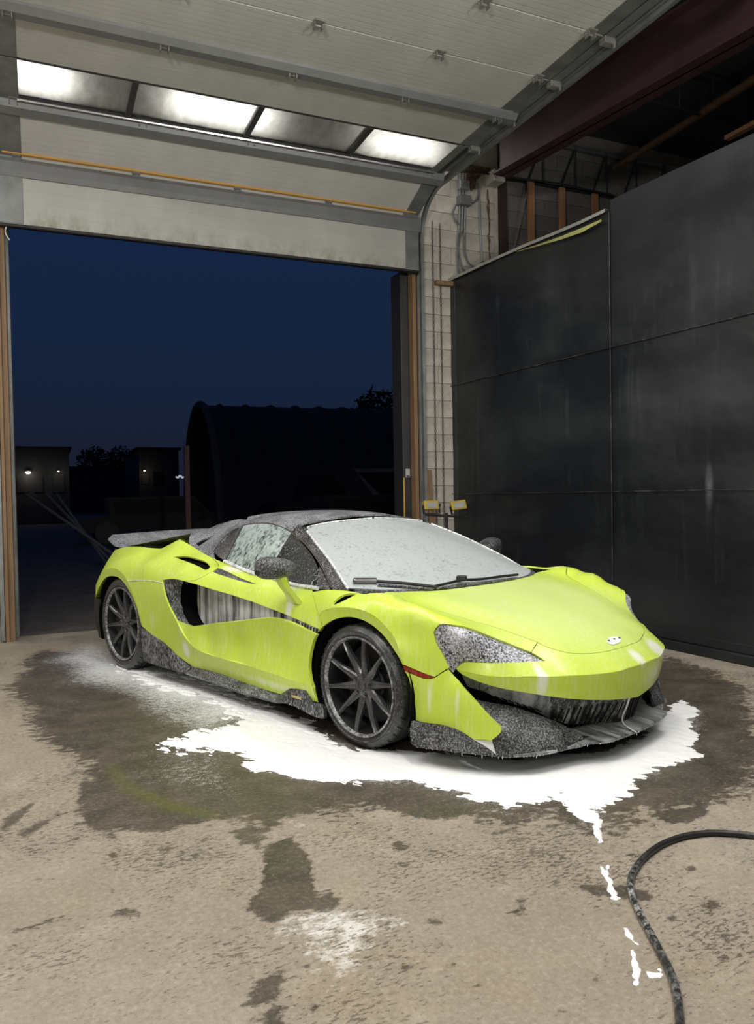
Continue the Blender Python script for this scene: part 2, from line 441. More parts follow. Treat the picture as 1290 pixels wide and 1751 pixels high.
def streaky(name, base, lo, hi, amount=1.0, foam=(.72, .75, .76), sc=9, rough=.4, zz=.06, spk=.25, stretch=None, rot=(0, 0, 0)):
    """runs of foam down an upright surface"""
    q = NM(name); a = q.noise(q.coord(stretch or (1, 1, zz), rot=rot), sc*3, 4, .65); b = q.noise(q.coord(), 4, 3); c = q.noise(q.coord((1, 1, .5)), 120, 2, .7)
    s = q.math('ADD', a, q.math('MULTIPLY', q.math('SUBTRACT', b, .5), .5))
    f = q.math('MULTIPLY', q.ramp(s, (lo, 0.), (hi, 1.)), amount)
    f = q.math('ADD', f, q.math('MULTIPLY', q.ramp(c, (.55, 0.), (.75, 1.)), spk), True)
    q.set(Base_Color=q.mix(f, base, foam), Roughness=rough); q.bump(f, .3, .003); return q.m
MT['paint'] = paint()
MT['carbon'] = sudsy('foam_flecked_carbon', (.016, .016, .018), .46, .74, 130, foam=(.40, .41, .42))
MT['carbon_wet'] = sudsy('foam_streaked_carbon', (.014, .014, .015), .44, .72, 110, stretch=3, foam=(.42, .43, .44))
MT['roof'] = sudsy('foam_covered_roof', (.03, .03, .034), .40, .66, 120, foam=(.52, .53, .57))
MT['wing'] = sudsy('foam_covered_wing', (.04, .04, .045), .38, .66, 130, foam=(.50, .51, .55))
MT['pillar'] = sudsy('foam_flecked_black_pillar', (.014, .014, .016), .48, .72, 120, foam=(.48, .48, .50))
MT['lamp'] = sudsy('foam_flecked_lamp_lens', (.02, .02, .026), .40, .64, 110, rough=.2, foam=(.70, .71, .77))
MT['ws'] = sudsy('foam_blanketed_glass', (.16, .17, .175), .20, .46, 55, rough=.5, foam=(.43, .47, .48), bump=.12)
MT['wedge'] = sudsy('thick_foam_line', (.1, .1, .1), .3, .5, 60, foam=(.78, .8, .8))
MT['glass'] = streaky('foam_run_side_glass', (.025, .04, .038), .34, .58, .85, foam=(.44, .52, .50), sc=14, rough=.15, stretch=(1, 1, .035), rot=(0, -.30, 0), spk=.10)
MT['glass2'] = streaky('foam_spotted_dark_glass', (.014, .016, .017), .66, .86, .35, foam=(.5, .53, .54), sc=9, rough=.12, spk=.35)
MT['duct'] = streaky('foam_run_black_duct', (.012, .012, .013), .34, .60, .95, foam=(.66, .68, .69), sc=6, rough=.35, zz=.03, spk=.1)
MT['black'] = plain('black_plastic', (.012, .012, .013), .5)
MT['void'] = plain('matt_black_liner', (.004, .004, .0045), .9, spec=.1)
MT['beam_under'] = streaky('foam_washed_grey_plastic', (.03, .03, .032), .30, .62, .75, foam=(.5, .52, .52), sc=5, zz=.08, spk=.1)
MT['mesh'] = streaky('foam_run_grille', (.010, .010, .011), .50, .72, .8, foam=(.6, .62, .63), sc=8, zz=.1, spk=.45)
MT['tyre'] = sudsy('wet_tyre_rubber', (.030, .030, .030), .54, .92, 110, rough=.28, foam=(.34, .34, .34), bump=.2)
MT['rim'] = sudsy('foam_flecked_dark_rim', (.035, .035, .037), .46, .80, 90, rough=.28, foam=(.42, .43, .44), bump=.2)
MT['disc'] = plain('grey_brake_disc', (.022, .022, .023), .45, .5)
MT['red'] = sudsy('red_marker_lens', (.28, .02, .01), .55, .8, 70, rough=.2, foam=(.5, .2, .15))
MT['badge'] = plain('white_foam_badge', (.85, .88, .86), .5)
MT['chrome'] = plain('wet_dark_metal', (.22, .22, .22), .25, .9)
MT['foam'] = sudsy('white_foam', (.80, .82, .83), .3, .7, 30, rough=.6, foam=(.92, .93, .94), bump=.3)
MT['gold'] = plain('pale_gold_emblem', (.55, .42, .18), .4)

MT['tray'] = streaky('foam_washed_splitter_tray', (.03, .03, .032), .34, .66, .85, foam=(.50, .52, .53), sc=9, stretch=(.10, 1, 1), spk=.15, rough=.3)
MT['spoke'] = sudsy('wet_dark_spoke', (.060, .060, .063), .56, .86, 150, rough=.22, foam=(.42, .43, .44), bump=.1)
MT['barrel'] = plain('black_wheel_barrel', (.006, .006, .0065), .6)
MT['lip'] = sudsy('foam_lined_rim_lip', (.085, .085, .088), .42, .70, 50, rough=.28, foam=(.5, .51, .52), bump=.15)
# ------------------------------------------------------------------ car: body surfaces
FRONT = (-.45, .60, .66)
CLAM = Surf(FRONT, [
    # nose crease, right half
    (-1.085, 0, .44), (-1.081, .18, .440), (-1.049, .30, .441), (-1.009, .42, .447), (-.978, .48, .450),
    (920, 1156, .60), (860, 1158, .715), (800, 1150, .785), (780, 1143, .80),
    # hood: front edge, centre, shut line
    (-.99, 0, .512), (-.984, .15, .514), (-.951, .27, .518), (-.93, .33, .525), (-.87, .42, .553), (-.788, .47, .582),
    (-.680, .53, .622), (-.584, .59, .656), (-.510, .62, .675), (-.451, .65, .692), (-.356, .68, .714), (-.260, .71, .739), (-.198, .74, .759),
    (-.93, 0, .548), (-.79, 0, .612), (-.5, 0, .703), (-.3, 0, .748), (-.15, 0, .778),
    (-.79, .25, .604), (-.5, .3, .697), (-.3, .35, .7435), (-.14, .3, .777), (-.113, .46, .780), (-.07, .6, .785), (-.04, .70, .80),
    # dip just outside the shut line, swell of the hood just inside it
    (-.584, .630, .659), (-.510, .660, .679), (-.451, .690, .696), (-.356, .720, .719), (-.260, .750, .744), (-.198, .775, .763),
    (-.68, .42, .640), (-.584, .47, .672), (-.51, .50, .692), (-.356, .56, .728), (-.26, .60, .746), (-.2, .62, .758),
    # fender crest and shoulder
    (948, 967, -.855), (962, 968, -.855), (980, 971.5, -.855), (1010, 979.5, -.855), (1030, 988.5, -.852), (1054, 1002.5, -.85), (1070, 1018, -.845), (1082, 1032, -.835),
    (.02, .85, .795), (.12, .85, .797), (.25, .845, .798), (.38, .84, .792), (.5, .835, .782),
    # lamp and nose top
    (745, 1078, .852), (752, 1112, .852), (770, 1142, .835), (933, 1130, .525), (860, 1132, .695), (800, 1133, .782),
    # fender side, arch, bumper side
    (552, 1043, .935), (570, 1040, .95), (596, 1039, .957), (626, 1046, .958), (656, 1068, .956), (676, 1094, .950), (686, 1120, .942), (691, 1140, .934), (698, 1158, .925), (709, 1200, .905), (711, 1232, .895),
    (545, 1080, .935), (700, 1085, .905), (720, 1120, .890), (744, 1157, .862),
    (784, 1162, .825), (804, 1188, .825), (830, 1218, .818), (858, 1246, .79), (790, 1240, .845), (750, 1225, .87),
    (534, 1013, .845), (540, 1036, .895)], 3e-4, mirror=.73)

HL_TOP = [(742, 1081), (748, 1071), (760, 1067), (780, 1069), (820, 1080), (860, 1096), (900, 1112)]
HL_LEFT = [(777, 1150), (770, 1142), (756, 1118), (745, 1098), (742, 1081)]
HL_BOT = [(933, 1130), (910, 1131), (860, 1133), (820, 1133), (797, 1133), (786, 1137), (780, 1143)]
SHUT = [(658, 1014), (688, 1023), (740, 1041), (800, 1059), (858, 1076), (920, 1098)]
HFRONT = [(920, 1099), (940, 1108), (970, 1116), (992, 1117.6), (1016, 1117), (1042, 1113)]
CREASE = [(780, 1143), (800, 1150), (830, 1155.5), (860, 1158), (920, 1157), (950, 1157), (990, 1155), (1030, 1152), (1066, 1146)]
def ctr(S, xs, ax=2): return [S.solve((x, 0, 0), (0, 0, 1)) for x in xs]
hood = panel('hood', CLAM, [ctr(CLAM, (-.99, -.93, -.8, -.6, -.4, -.25, -.15)),
    [CLAM.solve((-.15, 0, 0), (0, 0, 1)), (-.146, .2, .777), (743, 1010), (700, 1011.5), (658, 1013)], SHUT,
    HFRONT + [CLAM.solve((-.986, .1, 0), (0, 0, 1)), CLAM.solve((-.99, 0, 0), (0, 0, 1))]], MT['paint'], mode='sym', res=.04)
FLARE_F = [(690, 1137), (686, 1120), (676, 1094), (656, 1068), (626, 1046), (596, 1039), (570, 1040), (551, 1046)]
ARCH_F = [(689, 1137), (680, 1120), (676, 1114), (660, 1091), (640, 1071.5), (620, 1060), (598, 1055), (570, 1060), (554, 1070), (543, 1082)]
fender = panel('front_fender', CLAM, [SHUT, [(920, 1098), (909, 1115)], [(909, 1115)] + HL_TOP[::-1][0:], HL_LEFT[::-1][:4],
    [(768, 1143), (744, 1158)], [(744, 1158), (716, 1148), (690, 1137)], FLARE_F, [(551, 1046), (545, 1060), (550, 1066)], [(550, 1066), (540, 1036), (534, 1012)],
    [(534, 1012), (556, 1008.5), (580, 1009), (610, 1013), (640, 1014), (658, 1014)]], MT['paint'],
    holes=[[[(567, 1036), (572, 1028), (582, 1020), (592, 1015.5), (612, 1014.8)], [(612, 1014.8), (600, 1021), (584, 1029), (567, 1036)]]], res=.04)
nose = panel('nose_panel', CLAM, [ctr(CLAM, (-1.085, -1.05, -.99)), [CLAM.solve((-.99, 0, 0), (0, 0, 1)), CLAM.solve((-.986, .1, 0), (0, 0, 1))] + HFRONT[::-1],
    [(920, 1099), (909, 1115)], [(909, 1115), (933, 1130)], HL_BOT, CREASE + [(-1.082, .15, .44), CLAM.solve((-1.085, 0, 0), (0, 0, 1))]], MT['paint'], mode='sym', res=.03)
fl = [CLAM.hit(*p) for p in FLARE_F]
FLF = Surf((-.1, .97, .2), [tuple(p) for p in fl] + [(a, b, c) for (a, b), c in zip(ARCH_F, [.930, .936, .937, .941, .943, .944, .943, .938, .932, .928])] + [(549, 1068, .935)], 1e-5)
panel('arch_flare', FLF, [[tuple(p) for p in fl], [tuple(fl[-1]), (546, 1060), (549, 1068), (543, 1082)], ARCH_F[::-1], [(689, 1137), tuple(fl[0])]], MT['paint'], res=.025, gap=0, th=.03)
# headlamp
panel('headlamp', CLAM, [HL_TOP + [(933, 1130)], HL_BOT, [(780, 1143), (777, 1150)], HL_LEFT], MT['lamp'], res=.025, off=-.010, th=.004, gap=0)
# front bumper side blade, red marker
blade = panel('bumper_blade', CLAM, [[(744, 1158.5), (768, 1144)], [(768, 1144), (784, 1162), (804, 1188), (830, 1218), (857, 1243)],
    [(857, 1243), (858, 1250), (852, 1258), (840, 1267)], [(840, 1267), (810, 1265)], [(810, 1265), (786, 1250), (760, 1241), (726, 1236), (711, 1232)],
    [(711, 1232), (711, 1216), (706, 1188), (698, 1158), (692, 1147.5)], [(692, 1147.5), (728, 1160.5), (744, 1158.5)]], MT['paint'], res=.03, th=.03)
panel('marker_lamp', CLAM, [[(689, 1137.5), (716, 1148.5), (744, 1158)], [(744, 1158), (728, 1160), (692, 1147)], [(692, 1147), (689, 1137.5)]], MT['red'], res=.02, gap=0, off=-.002, th=.004)
# scoop behind the fender
panel('fender_vent', CLAM, [[(566, 1037), (572, 1028), (582, 1019), (592, 1014.5), (614, 1014)], [(614, 1014), (600, 1022), (584, 1030), (566, 1037)]], MT['black'], res=.03, off=-.03, gap=0, th=0)
# nose beam below the crease
cz = [CLAM.hit(*p) for p in CREASE]
LIP = [(792, 1154, .79), (820, 1166, .765), (850, 1175, .715), (880, 1181, .655), (910, 1186, .59), (950, 1192, .48), (990, 1196, .36), (1030, 1197, .22), (1060, 1194, .10)]
_cy = [0, .15] + [p[1] for p in cz[::-1]]; _cx = [-1.087, -1.082] + [p[0] for p in cz[::-1]]
def on_plan(px, py, back):                      # lip point set a little behind the crease of the nose
    lo, hi = .0, .84
    g = lambda y: U(px, py, y=y)[0]-(np.interp(y, _cy, _cx)+back)
    for _ in range(40):
        m = (lo+hi)/2
        if g(m) > 0: lo = m
        else: hi = m
    return U(px, py, y=lo)
LIP3 = [on_plan(p[0], p[1], .022) for p in LIP[:-1]]
BEAM = Surf((-.82, .57, 0), [tuple(p) for p in cz] + [(-1.082, .15, .44), (-1.087, 0, .44)] + [tuple(p) for p in LIP3] + [(-1.065, 0, .275)], 1e-4, mirror=.7)
LIPc = [p[:2] for p in LIP[:-1]]
panel('nose_beam', BEAM, [[cz[0]] + [tuple(p) for p in cz[1:]] + [(-1.082, .15, .44), BEAM.solve((0, 0, .44), (1, 0, 0))],
    [BEAM.solve((0, 0, z), (1, 0, 0)) for z in (.44, .36, .27)], [BEAM.solve((0, 0, .27), (1, 0, 0))] + LIPc[::-1], [(792, 1154), (783, 1147), cz[0]]], MT['paint'], mode='sym', res=.03, gap=0, th=.03)

# ---- upper side: door top skin and rear quarter
SIDE = Surf((.12, .86, .5), [
    (386, 962, .775), (430, 979.5, .80), (492, 998.5, .815), (520, 1006.5, .825), (550, 1009, .835),
    (278, 992, .958), (314, 994, .945), (350, 1004, .928), (380, 1013, .917), (416, 1024, .908), (460, 1040, .904), (500, 1056, .908), (548, 1077, .932),
    (534, 1013, .845), (540, 1036, .895),
    (163.5, 1012, .932), (168, 996, .945), (175, 980, .955), (184, 973, .962), (192, 972, .965), (204, 976, .967), (216, 990, .969), (224, 1008, .969), (233, 1032, .968), (243, 1066, .962),
    (197, 940, .80), (216, 935, .81), (234, 934, .815), (254, 936, .81), (276, 937.5, .79),
    (186, 956, .865), (176, 974, .905), (168, 990, .922),
    (230, 950, .90), (205, 958, .935), (250, 970, .945), (250, 1000, .968), (262, 1040, .965),
    (290, 931, .755), (308, 922, .715), (326, 932, .715), (342, 942, .725), (370, 958, .755),
    (290, 953, .86), (320, 965, .875), (350, 978, .885), (300, 940, .80), (330, 952, .80), (400, 1000, .888), (440, 1010, .880), (490, 1030, .888),
    (278, 1098, .940), (300, 1119, .925), (286, 1060, .958), (270, 1075, .955), (320, 1097, .955), (330, 1106, .952), (330, 1122, .926), (329, 1139, .908)], 2e-4)
SCOOP = [[(297, 952), (316, 951), (335, 955), (350, 960), (357, 966), (359, 970)], [(359, 970), (354, 974.5), (342, 969), (330, 964), (310, 956.5), (297, 952)]]
SCOOP2 = [[(361, 971), (372, 971.5), (385, 976), (410, 988), (438, 999)], [(438, 999), (410, 993), (385, 985), (366, 978), (361, 971)]]
ARCH_R = [(165, 1019), (172, 1000), (180, 988.5), (191, 985), (204, 988.5), (216, 1002), (226, 1020), (234, 1040), (242, 1070)]
FLARE_R = [(163.5, 1012), (168, 996), (175, 980), (184, 973), (192, 972), (204, 976), (216, 990), (224, 1008), (233, 1032), (243, 1066)]
FRY = [.932, .945, .955, .963, .966, .968, .969, .969, .968, .962]
rq = panel('rear_quarter', SIDE, [[(197, 940), (216, 935.5), (234, 934.5), (254, 936.5), (276, 938)], [(276, 938), (290, 931), (308, 922)],
    [(308, 922), (326, 932), (342, 942), (356, 950)], [(356, 950), (366, 957), (372, 971), (340, 990), (314, 993.5)],
    [(314, 993.5), (295, 990), (278, 992)], [(278, 992), (279, 1004), (287, 1032), (301, 1060), (313, 1084), (330, 1105)],
    [(330, 1105), (330.5, 1122), (329.5, 1140)], [(329.5, 1140), (298, 1117), (278, 1098), (258, 1084), (243, 1071)], FLARE_R[::-1],
    [(163.5, 1012), (164, 1000), (168, 990), (176, 974), (186, 956), (197, 940)]], MT['paint'], holes=[SCOOP], res=.04)
fl = [SIDE.hit(*p) for p in FLARE_R]
FLR = Surf((.1, .97, .2), [tuple(p) for p in fl] + [(a, b, c) for (a, b), c in zip(ARCH_R, [.92, .935, .945, .951, .954, .956, .957, .956, .952])], 1e-5)
panel('arch_flare', FLR, [[tuple(p) for p in fl], [tuple(fl[-1]), (242, 1070)], ARCH_R[::-1], [(165, 1019), tuple(fl[0])]], MT['paint'], res=.025, gap=0, th=.03)
panel('side_scoop', SIDE, SCOOP, MT['void'], off=-.035, th=0, gap=-.004, res=.03)
door = panel('door_skin', SIDE, [[(356, 950), (386, 963), (430, 980), (470, 992.5), (492, 999), (520, 1006.5), (534, 1009)],
    [(534, 1011), (540, 1036), (550, 1066), (548, 1077)], [(548, 1077), (500, 1056), (460, 1040), (416, 1024), (380, 1013), (350, 1004), (314, 993.5)],
    [(314, 993.5), (340, 990), (372, 971), (366, 957), (356, 950)]], MT['paint'], holes=[SCOOP2], res=.035)
panel('shoulder_vent', SIDE, SCOOP2, MT['carbon'], off=-.006, th=0, gap=-.003, res=.03)

# ---- lower side: below the duct, above and under the sill crease
S_CR = [(301, 1060), (306, 1074), (320, 1096), (342, 1113), (380, 1126), (430, 1140), (470, 1153), (510, 1166), (534, 1174)]
CRY = [.958, .958, .955, .95, .945, .94, .94, .943, .948]
DLOW = Surf((.0, 1, .12), [(a, b, c) for (a, b), c in zip(S_CR, CRY)] + [(328, 1071, .942), (370, 1066, .937), (408, 1063, .933), (464, 1057, .930), (500, 1066, .931), (541, 1085, .942),
    (313, 1066, .945), (360, 1095, .914), (410, 1100, .900), (460, 1105, .900), (500, 1120, .914), (529, 1124, .938), (528, 1144, .943)], 2e-4)
doorlow = panel('door_lower_skin', DLOW, [[(314, 1066.5), (328, 1071)], [(328, 1071), (370, 1066), (408, 1062.5), (440, 1058.5), (464, 1057), (482, 1060), (500, 1066), (541, 1085)],
    [(541, 1085), (536, 1095), (529, 1124), (528, 1144), (532, 1168), (534, 1174)], S_CR[::-1], [(301, 1060), (314, 1066.5)]], MT['paint'], res=.035, gap=0, th=.02)
scr = [DLOW.hit(*p) for p in S_CR]
DUND = Surf((.0, .95, -.1), [tuple(p) for p in scr[1:]] + [(330, 1122, .926), (329, 1139, .908), (356, 1147, .90), (386, 1156, .898), (420, 1169, .898), (456, 1182, .90), (480, 1189, .905), (510, 1195, .91), (546, 1203, .92)], 2e-4)
panel('sill_panel', DUND, [[tuple(p) for p in scr[2:]], [tuple(scr[-1]), (538, 1188), (545, 1201)], [(545, 1201), (528, 1197), (500, 1193), (480, 1187), (456, 1180), (420, 1168), (386, 1155), (356, 1146), (330, 1140)],
    [(330, 1140), (330.5, 1122), (330, 1105), (326, 1101), tuple(scr[2])]], MT['paint'], res=.035, gap=0, th=.02)
# duct blade, duct floor and the dark mouth of the intake
DUCT = Surf((.2, .95, .1), [(314, 994, .86), (338, 1000, .83), (350, 1068, .83), (380, 1013, .875), (460, 1040, .885), (500, 1056, .895), (548, 1077, .925), (541, 1085, .925), (500, 1066, .90), (464, 1057, .885), (408, 1063, .875), (370, 1066, .865), (328, 1071, .85), (400, 1040, .87)])
panel('duct_panel', DUCT, [[(338, 996), (350, 1000), (380, 1010), (416, 1021), (460, 1037), (500, 1053), (545, 1074)], [(545, 1074), (539, 1085), (500, 1070), (464, 1060), (408, 1066), (352, 1072)],
    [(352, 1072), (342, 1055), (338, 1030), (338, 996)]], MT['duct'], res=.03, gap=0, th=.01)
DBL = Surf((-.5, .85, .1), [(278, 992, .95), (279, 1004, .95), (288, 1030, .95), (302, 1054, .945), (314, 1066, .935), (328, 1071, .93), (314, 994, .90), (309, 1014, .885), (312, 1040, .885), (320, 1060, .90), (295, 1010, .925), (300, 1035, .925)])
panel('intake_blade', DBL, [[(278, 992), (290, 990), (314, 993)], [(314, 993), (309, 1014), (312, 1040), (320, 1060), (328, 1071)], [(328, 1071), (314, 1066.5), (301, 1055), (287, 1032), (279, 1004), (278, 992)]], MT['carbon_wet'], res=.025, gap=0, th=.008)
mb = MB(); A = [DBL.hit(*p) for p in ((314, 990), (309, 1014), (312, 1040), (320, 1060), (330, 1074))]; B = [DUCT.hit(*p) for p in ((340, 992), (338, 1020), (339, 1045), (345, 1062), (354, 1075))]
rows = [A, [p+np.array([.02, -.10, 0]) for p in A], [(p+q)/2+np.array([.05, -.28, 0]) for p, q in zip(A, B)], [p+np.array([0, -.16, 0]) for p in B], B]
g = grid_mb(rows); pmesh('intake_mouth', g, MT['void'])
# flutes on the thin front end of the duct
for i in range(9):
    t = i/8; a = DUCT.hit(502+t*40, 1059+t*16.5); b = DUCT.hit(502+t*40, 1064+t*18)
    pmesh('duct_fin', MB().bar(a, b, .006, .012), MT['black'])
# ------------------------------------------------------------------ car: glasshouse
WSE = [(.881, .58, 1.104), (.774, .61, 1.066), (.697, .64, 1.037), (.597, .67, .989), (.507, .70, .950), (.425, .73, .909), (.338, .76, .866), (.267, .79, .832)]
WS = Surf((-.4, 0, .9), WSE + [(-.15, 0, .778), (-.14, .25, .778), (-.113, .46, .782), (-.02, .62, .79), (.12, .74, .80), (.24, .80, .815),
    (.838, 0, 1.148), (.859, .2, 1.139), (.9, .33, 1.129), (.9, .42, 1.122), (.885, .5, 1.114), (.35, 0, .985), (.1, 0, .886), (.6, 0, 1.072), (.35, .35, .968)], 2e-4, mirror=1)
PIL_R = [(524, 903), (528, 914), (544, 934), (560, 954), (580, 984), (594, 1005)]
panel('windscreen', WS, [[WS.solve((x, 0, 0), (0, 0, 1)) for x in (-.13, .1, .35, .6, .838)], [WS.solve((.838, 0, 0), (0, 0, 1)), (600, 890.5), (560, 895), (525, 902)], PIL_R,
    [(594, 1005), (610, 1006), (660, 1008), (736, 1007), (780, 1004), WS.solve((-.13, 0, 0), (0, 0, 1))]], MT['ws'], mode='sym', res=.05, gap=0, th=.006)
panel('cowl', WS, [[WS.solve((x, 0, 0), (0, 0, 1)) for x in (-.155, -.13)], [WS.solve((-.13, 0, 0), (0, 0, 1)), (780, 1004), (736, 1007), (660, 1008), (610, 1005)],
    [(610, 1005), (600, 1012)], [(600, 1012), (660, 1014), (743, 1012), WS.solve((-.155, 0, 0), (0, 0, 1))]], MT['pillar'], mode='sym', res=.04, gap=0, th=.01, off=-.004)
WINP = [(386, 962, .772), (430, 979, .795), (492, 998, .805), (540, 1007, .812), (566, 1008, .805), (416, 899, .58), (440, 896, .575), (470, 898, .58), (492, 907, .595), (499, 911, .605),
    (524, 930, .645), (550, 966, .718), (450, 940, .712), (392, 913, .60), (376, 930, .655), (366, 944, .705), (335, 930, .70), (408, 903, .583), (500, 960, .715)]
WIN = Surf((.05, .82, .57), WINP, 3e-4)
sw = panel('side_window', WIN, [[(386, 960), (430, 978), (458, 987)], [(458, 987), (474, 953), (498, 911)], [(498, 911), (492, 907), (470, 898), (440, 896), (416, 899)], [(416, 899), (400, 930), (386, 960)]], MT['glass'], res=.05, gap=0, th=.004)
panel('side_window', WIN, [[(458, 987), (492, 997), (524, 1005), (542, 1007)], [(542, 1007), (545, 974)], [(545, 974), (536, 954), (516, 928), (498, 911)], [(498, 911), (474, 953), (458, 987)]], MT['glass2'], res=.05, gap=0, th=.004)
panel('window_sail', WIN, [[(542, 1007), (566, 1008)], [(566, 1008), (552, 978), (546, 967)], [(546, 967), (542, 1007)]], MT['pillar'], res=.03, gap=0, th=.004)
panel('quarter_glass', WIN, [[(409, 903), (392, 913), (376, 930), (366, 944)], [(366, 944), (374, 952), (385, 959)], [(385, 959), (399, 930), (415, 900)], [(415, 900), (409, 903)]], MT['pillar'], res=.03, gap=0, th=.004)
PIL = Surf((-.35, .75, .55), [tuple(p) for p in WSE] + [(500, 910, .615), (524, 930, .657), (550, 966, .728), (570, 1008, .815), (596, 1009, .805), (510, 898, .60)], 1e-4)
panel('a_pillar', PIL, [[(510, 897), (524, 903)], PIL_R, [(594, 1005), (597, 1010), (570, 1009)], [(570, 1009), (560, 986), (550, 966), (524, 930), (500, 910)], [(500, 910), (504, 903), (510, 897)]], MT['pillar'], res=.03, gap=0, th=.012)
tb = lambda S, pts, r, n=24, off=.004: MB().tube([np.array(p)+S.d*off for p in catmull([S.hit(*q) for q in pts], n=n)], r, 6)
pmesh('screen_edge_foam', tb(PIL, [(526, 909), (544, 933), (561, 954), (581, 984), (596, 1008)], .007), MT['wedge'])
pmesh('window_seal', tb(PIL, [(499, 911), (524, 932), (550, 968), (568, 1007)], .005), MT['chrome'])
pmesh('sill_foam', tb(WIN, [(386, 961), (430, 980), (470, 992), (510, 1002.5), (545, 1007.5)], .013, off=.010), MT['wedge'])
pmesh('window_seal', tb(WIN, [(416, 900), (400, 931), (386, 960)], .004), MT['black'])
pmesh('window_seal', tb(WIN, [(409, 903), (392, 913), (376, 930), (366, 944)], .004), MT['black'])
ROOF = Surf((0, .2, .98), [(.93, 0, 1.176), (.92, .2, 1.169), (.93, .3, 1.160), (.95, .42, 1.144), (.965, .54, 1.126), (1.2, 0, 1.198), (1.5, 0, 1.203), (1.8, 0, 1.185), (2.0, 0, 1.15),
    (496, 907, .598), (470, 896, .577), (440, 894, .572), (416, 897, .575), (1.2, .35, 1.182), (1.5, .35, 1.186), (1.8, .33, 1.168), (421, 889, .53)], 3e-4, mirror=1)
R0 = [ROOF.solve((x, 0, 0), (0, 0, 1)) for x in (1.78, 1.6, 1.35, 1.1, .93)]
panel('roof_panel', ROOF, [R0, [R0[-1], (.922, .2, 1.169), (.932, .3, 1.16), (.952, .42, 1.144), (.967, .54, 1.126)], [(.967, .54, 1.126), (500, 908), (492, 905), (470, 896), (440, 893.5), (417, 896.5)], [(417, 896.5), (421, 889), (1.77, .3, 1.17), R0[0]]], MT['roof'], mode='sym', res=.06)
HDR = Surf((-.3, 0, .95), [(.93, 0, 1.174), (.92, .2, 1.167), (.93, .3, 1.158), (.95, .42, 1.142), (.965, .54, 1.124), (.838, 0, 1.149), (.859, .2, 1.14), (.9, .33, 1.130), (.9, .42, 1.123), (.885, .5, 1.115), (.88, .58, 1.105)], 1e-4, mirror=1)
H0 = [HDR.solve((x, 0, 0), (0, 0, 1)) for x in (.838, .93)]
panel('screen_header', HDR, [H0, [H0[1], (.92, .2, 1.167), (.93, .3, 1.158), (.95, .42, 1.142), (.965, .54, 1.124)], [(.965, .54, 1.124), (525, 902)], [(525, 902), (.9, .42, 1.123), (.9, .33, 1.13), (.859, .2, 1.14), H0[0]]], MT['pillar'], mode='sym', res=.05)
pmesh('header_foam', tb(HDR, [(526, 902.5), (560, 895), (600, 890.5), (636, 887)], .007), MT['wedge'])
BUT = Surf((.1, .7, .7), [(326, 932, .712), (342, 942, .722), (366, 957, .752), (366, 944, .708), (376, 930, .662), (392, 913, .61), (409, 903, .588), (417, 897, .578), (421, 889, .53), (408, 888.5, .50), (390, 892.5, .47), (370, 898.5, .46), (352, 906.5, .50), (328, 914, .60), (322, 924, .69), (350, 925, .62)], 3e-4)
TRI = [[(335, 930), (346, 922), (365, 916)], [(365, 916), (352, 926), (340, 934)], [(340, 934), (335, 930)]]
panel('rear_buttress', BUT, [[(324, 930), (326, 933), (342, 943), (356, 951), (368, 958)], [(368, 958), (366, 944), (376, 930), (392, 913), (409, 903), (417, 897)], [(417, 897), (421, 889)], [(421, 889), (408, 888), (390, 892), (370, 898), (352, 906), (330, 911), (324, 920), (324, 930)]], MT['roof'], holes=[TRI], res=.04, gap=0, th=.012)
panel('buttress_window', BUT, TRI, MT['void'], off=-.015, th=0, gap=-.004, res=.03)
bt = [BUT.hit(*p) for p in ((421, 889), (408, 888), (390, 892), (370, 898), (352, 906), (334, 911))]
rows = []
for t in np.linspace(0, 1, 7):
    rows.append([np.array([p[0], p[1]*(1-t), p[2] + (-.05*math.sin(math.pi*t/2)*min(1, i/3) + (.035*t if i == 0 else 0))]) for i, p in enumerate(bt)] + [np.array([3.0, .78*(1-t), .915])])
g = grid_mb(rows); n = len(g.v); v2 = [(x, -y, z) for x, y, z in g.v]; g.add(v2, [tuple(f) for f in g.f[:]])
g.build('engine_cover', MT['carbon'], car, 60)
g = grid_mb([[SIDE.hit(*p) for p in ((197, 940), (216, 935.5), (234, 934.5), (254, 936.5), (276, 938), (290, 931), (308, 922))], [(3.0, .70, .90), (2.8, .68, .905), (2.62, .68, .91), (2.45, .68, .915), (2.3, .67, .925), (2.25, .66, .935), (2.1, .65, .99)], [(3.0, .4, .89), (2.8, .4, .9), (2.62, .4, .905), (2.45, .4, .91), (2.3, .4, .92), (2.2, .4, .93), (2.1, .4, .95)]])
pmesh('rear_deck', g, MT['paint'], smooth=60)

# ---- rear: fascia, wing, lower bumper
qb = [SIDE.hit(*p) for p in ((197, 940), (186, 956), (176, 974), (168, 990), (164, 1001), (163.5, 1012))] + [U(162, 1022, y=.925)]
rows = []
for t in np.linspace(0, 1, 9):
    rows.append([np.array([p[0]+.17*(1-(1-t)**2)*(1+.3*math.sin(i*.5)), p[1]*(1-t), p[2]]) for i, p in enumerate(qb)])
pmesh('rear_fascia', grid_mb(rows), MT['paint'], smooth=60)
lb = [qb[-1], U(160.5, 1040, y=.915), U(163, 1065, y=.90), U(170, 1090, y=.88), np.array([3.05, .86, .17])]
rows = [[np.array([p[0]+.20*(1-(1-t)**2), p[1]*(1-t), p[2]]) for p in lb] for t in np.linspace(0, 1, 9)]
rows = [[p+np.array([-.14, .01, 0]) for p in lb]] + rows
pmesh('rear_lower_bumper', grid_mb(rows), MT['black'], smooth=60)
sec = [(2.885, .925), (2.90, .938), (2.96, .952), (3.05, .985), (3.165, 1.03), (3.17, 1.022), (3.06, .968), (2.96, .931), (2.90, .921)]
rows = []
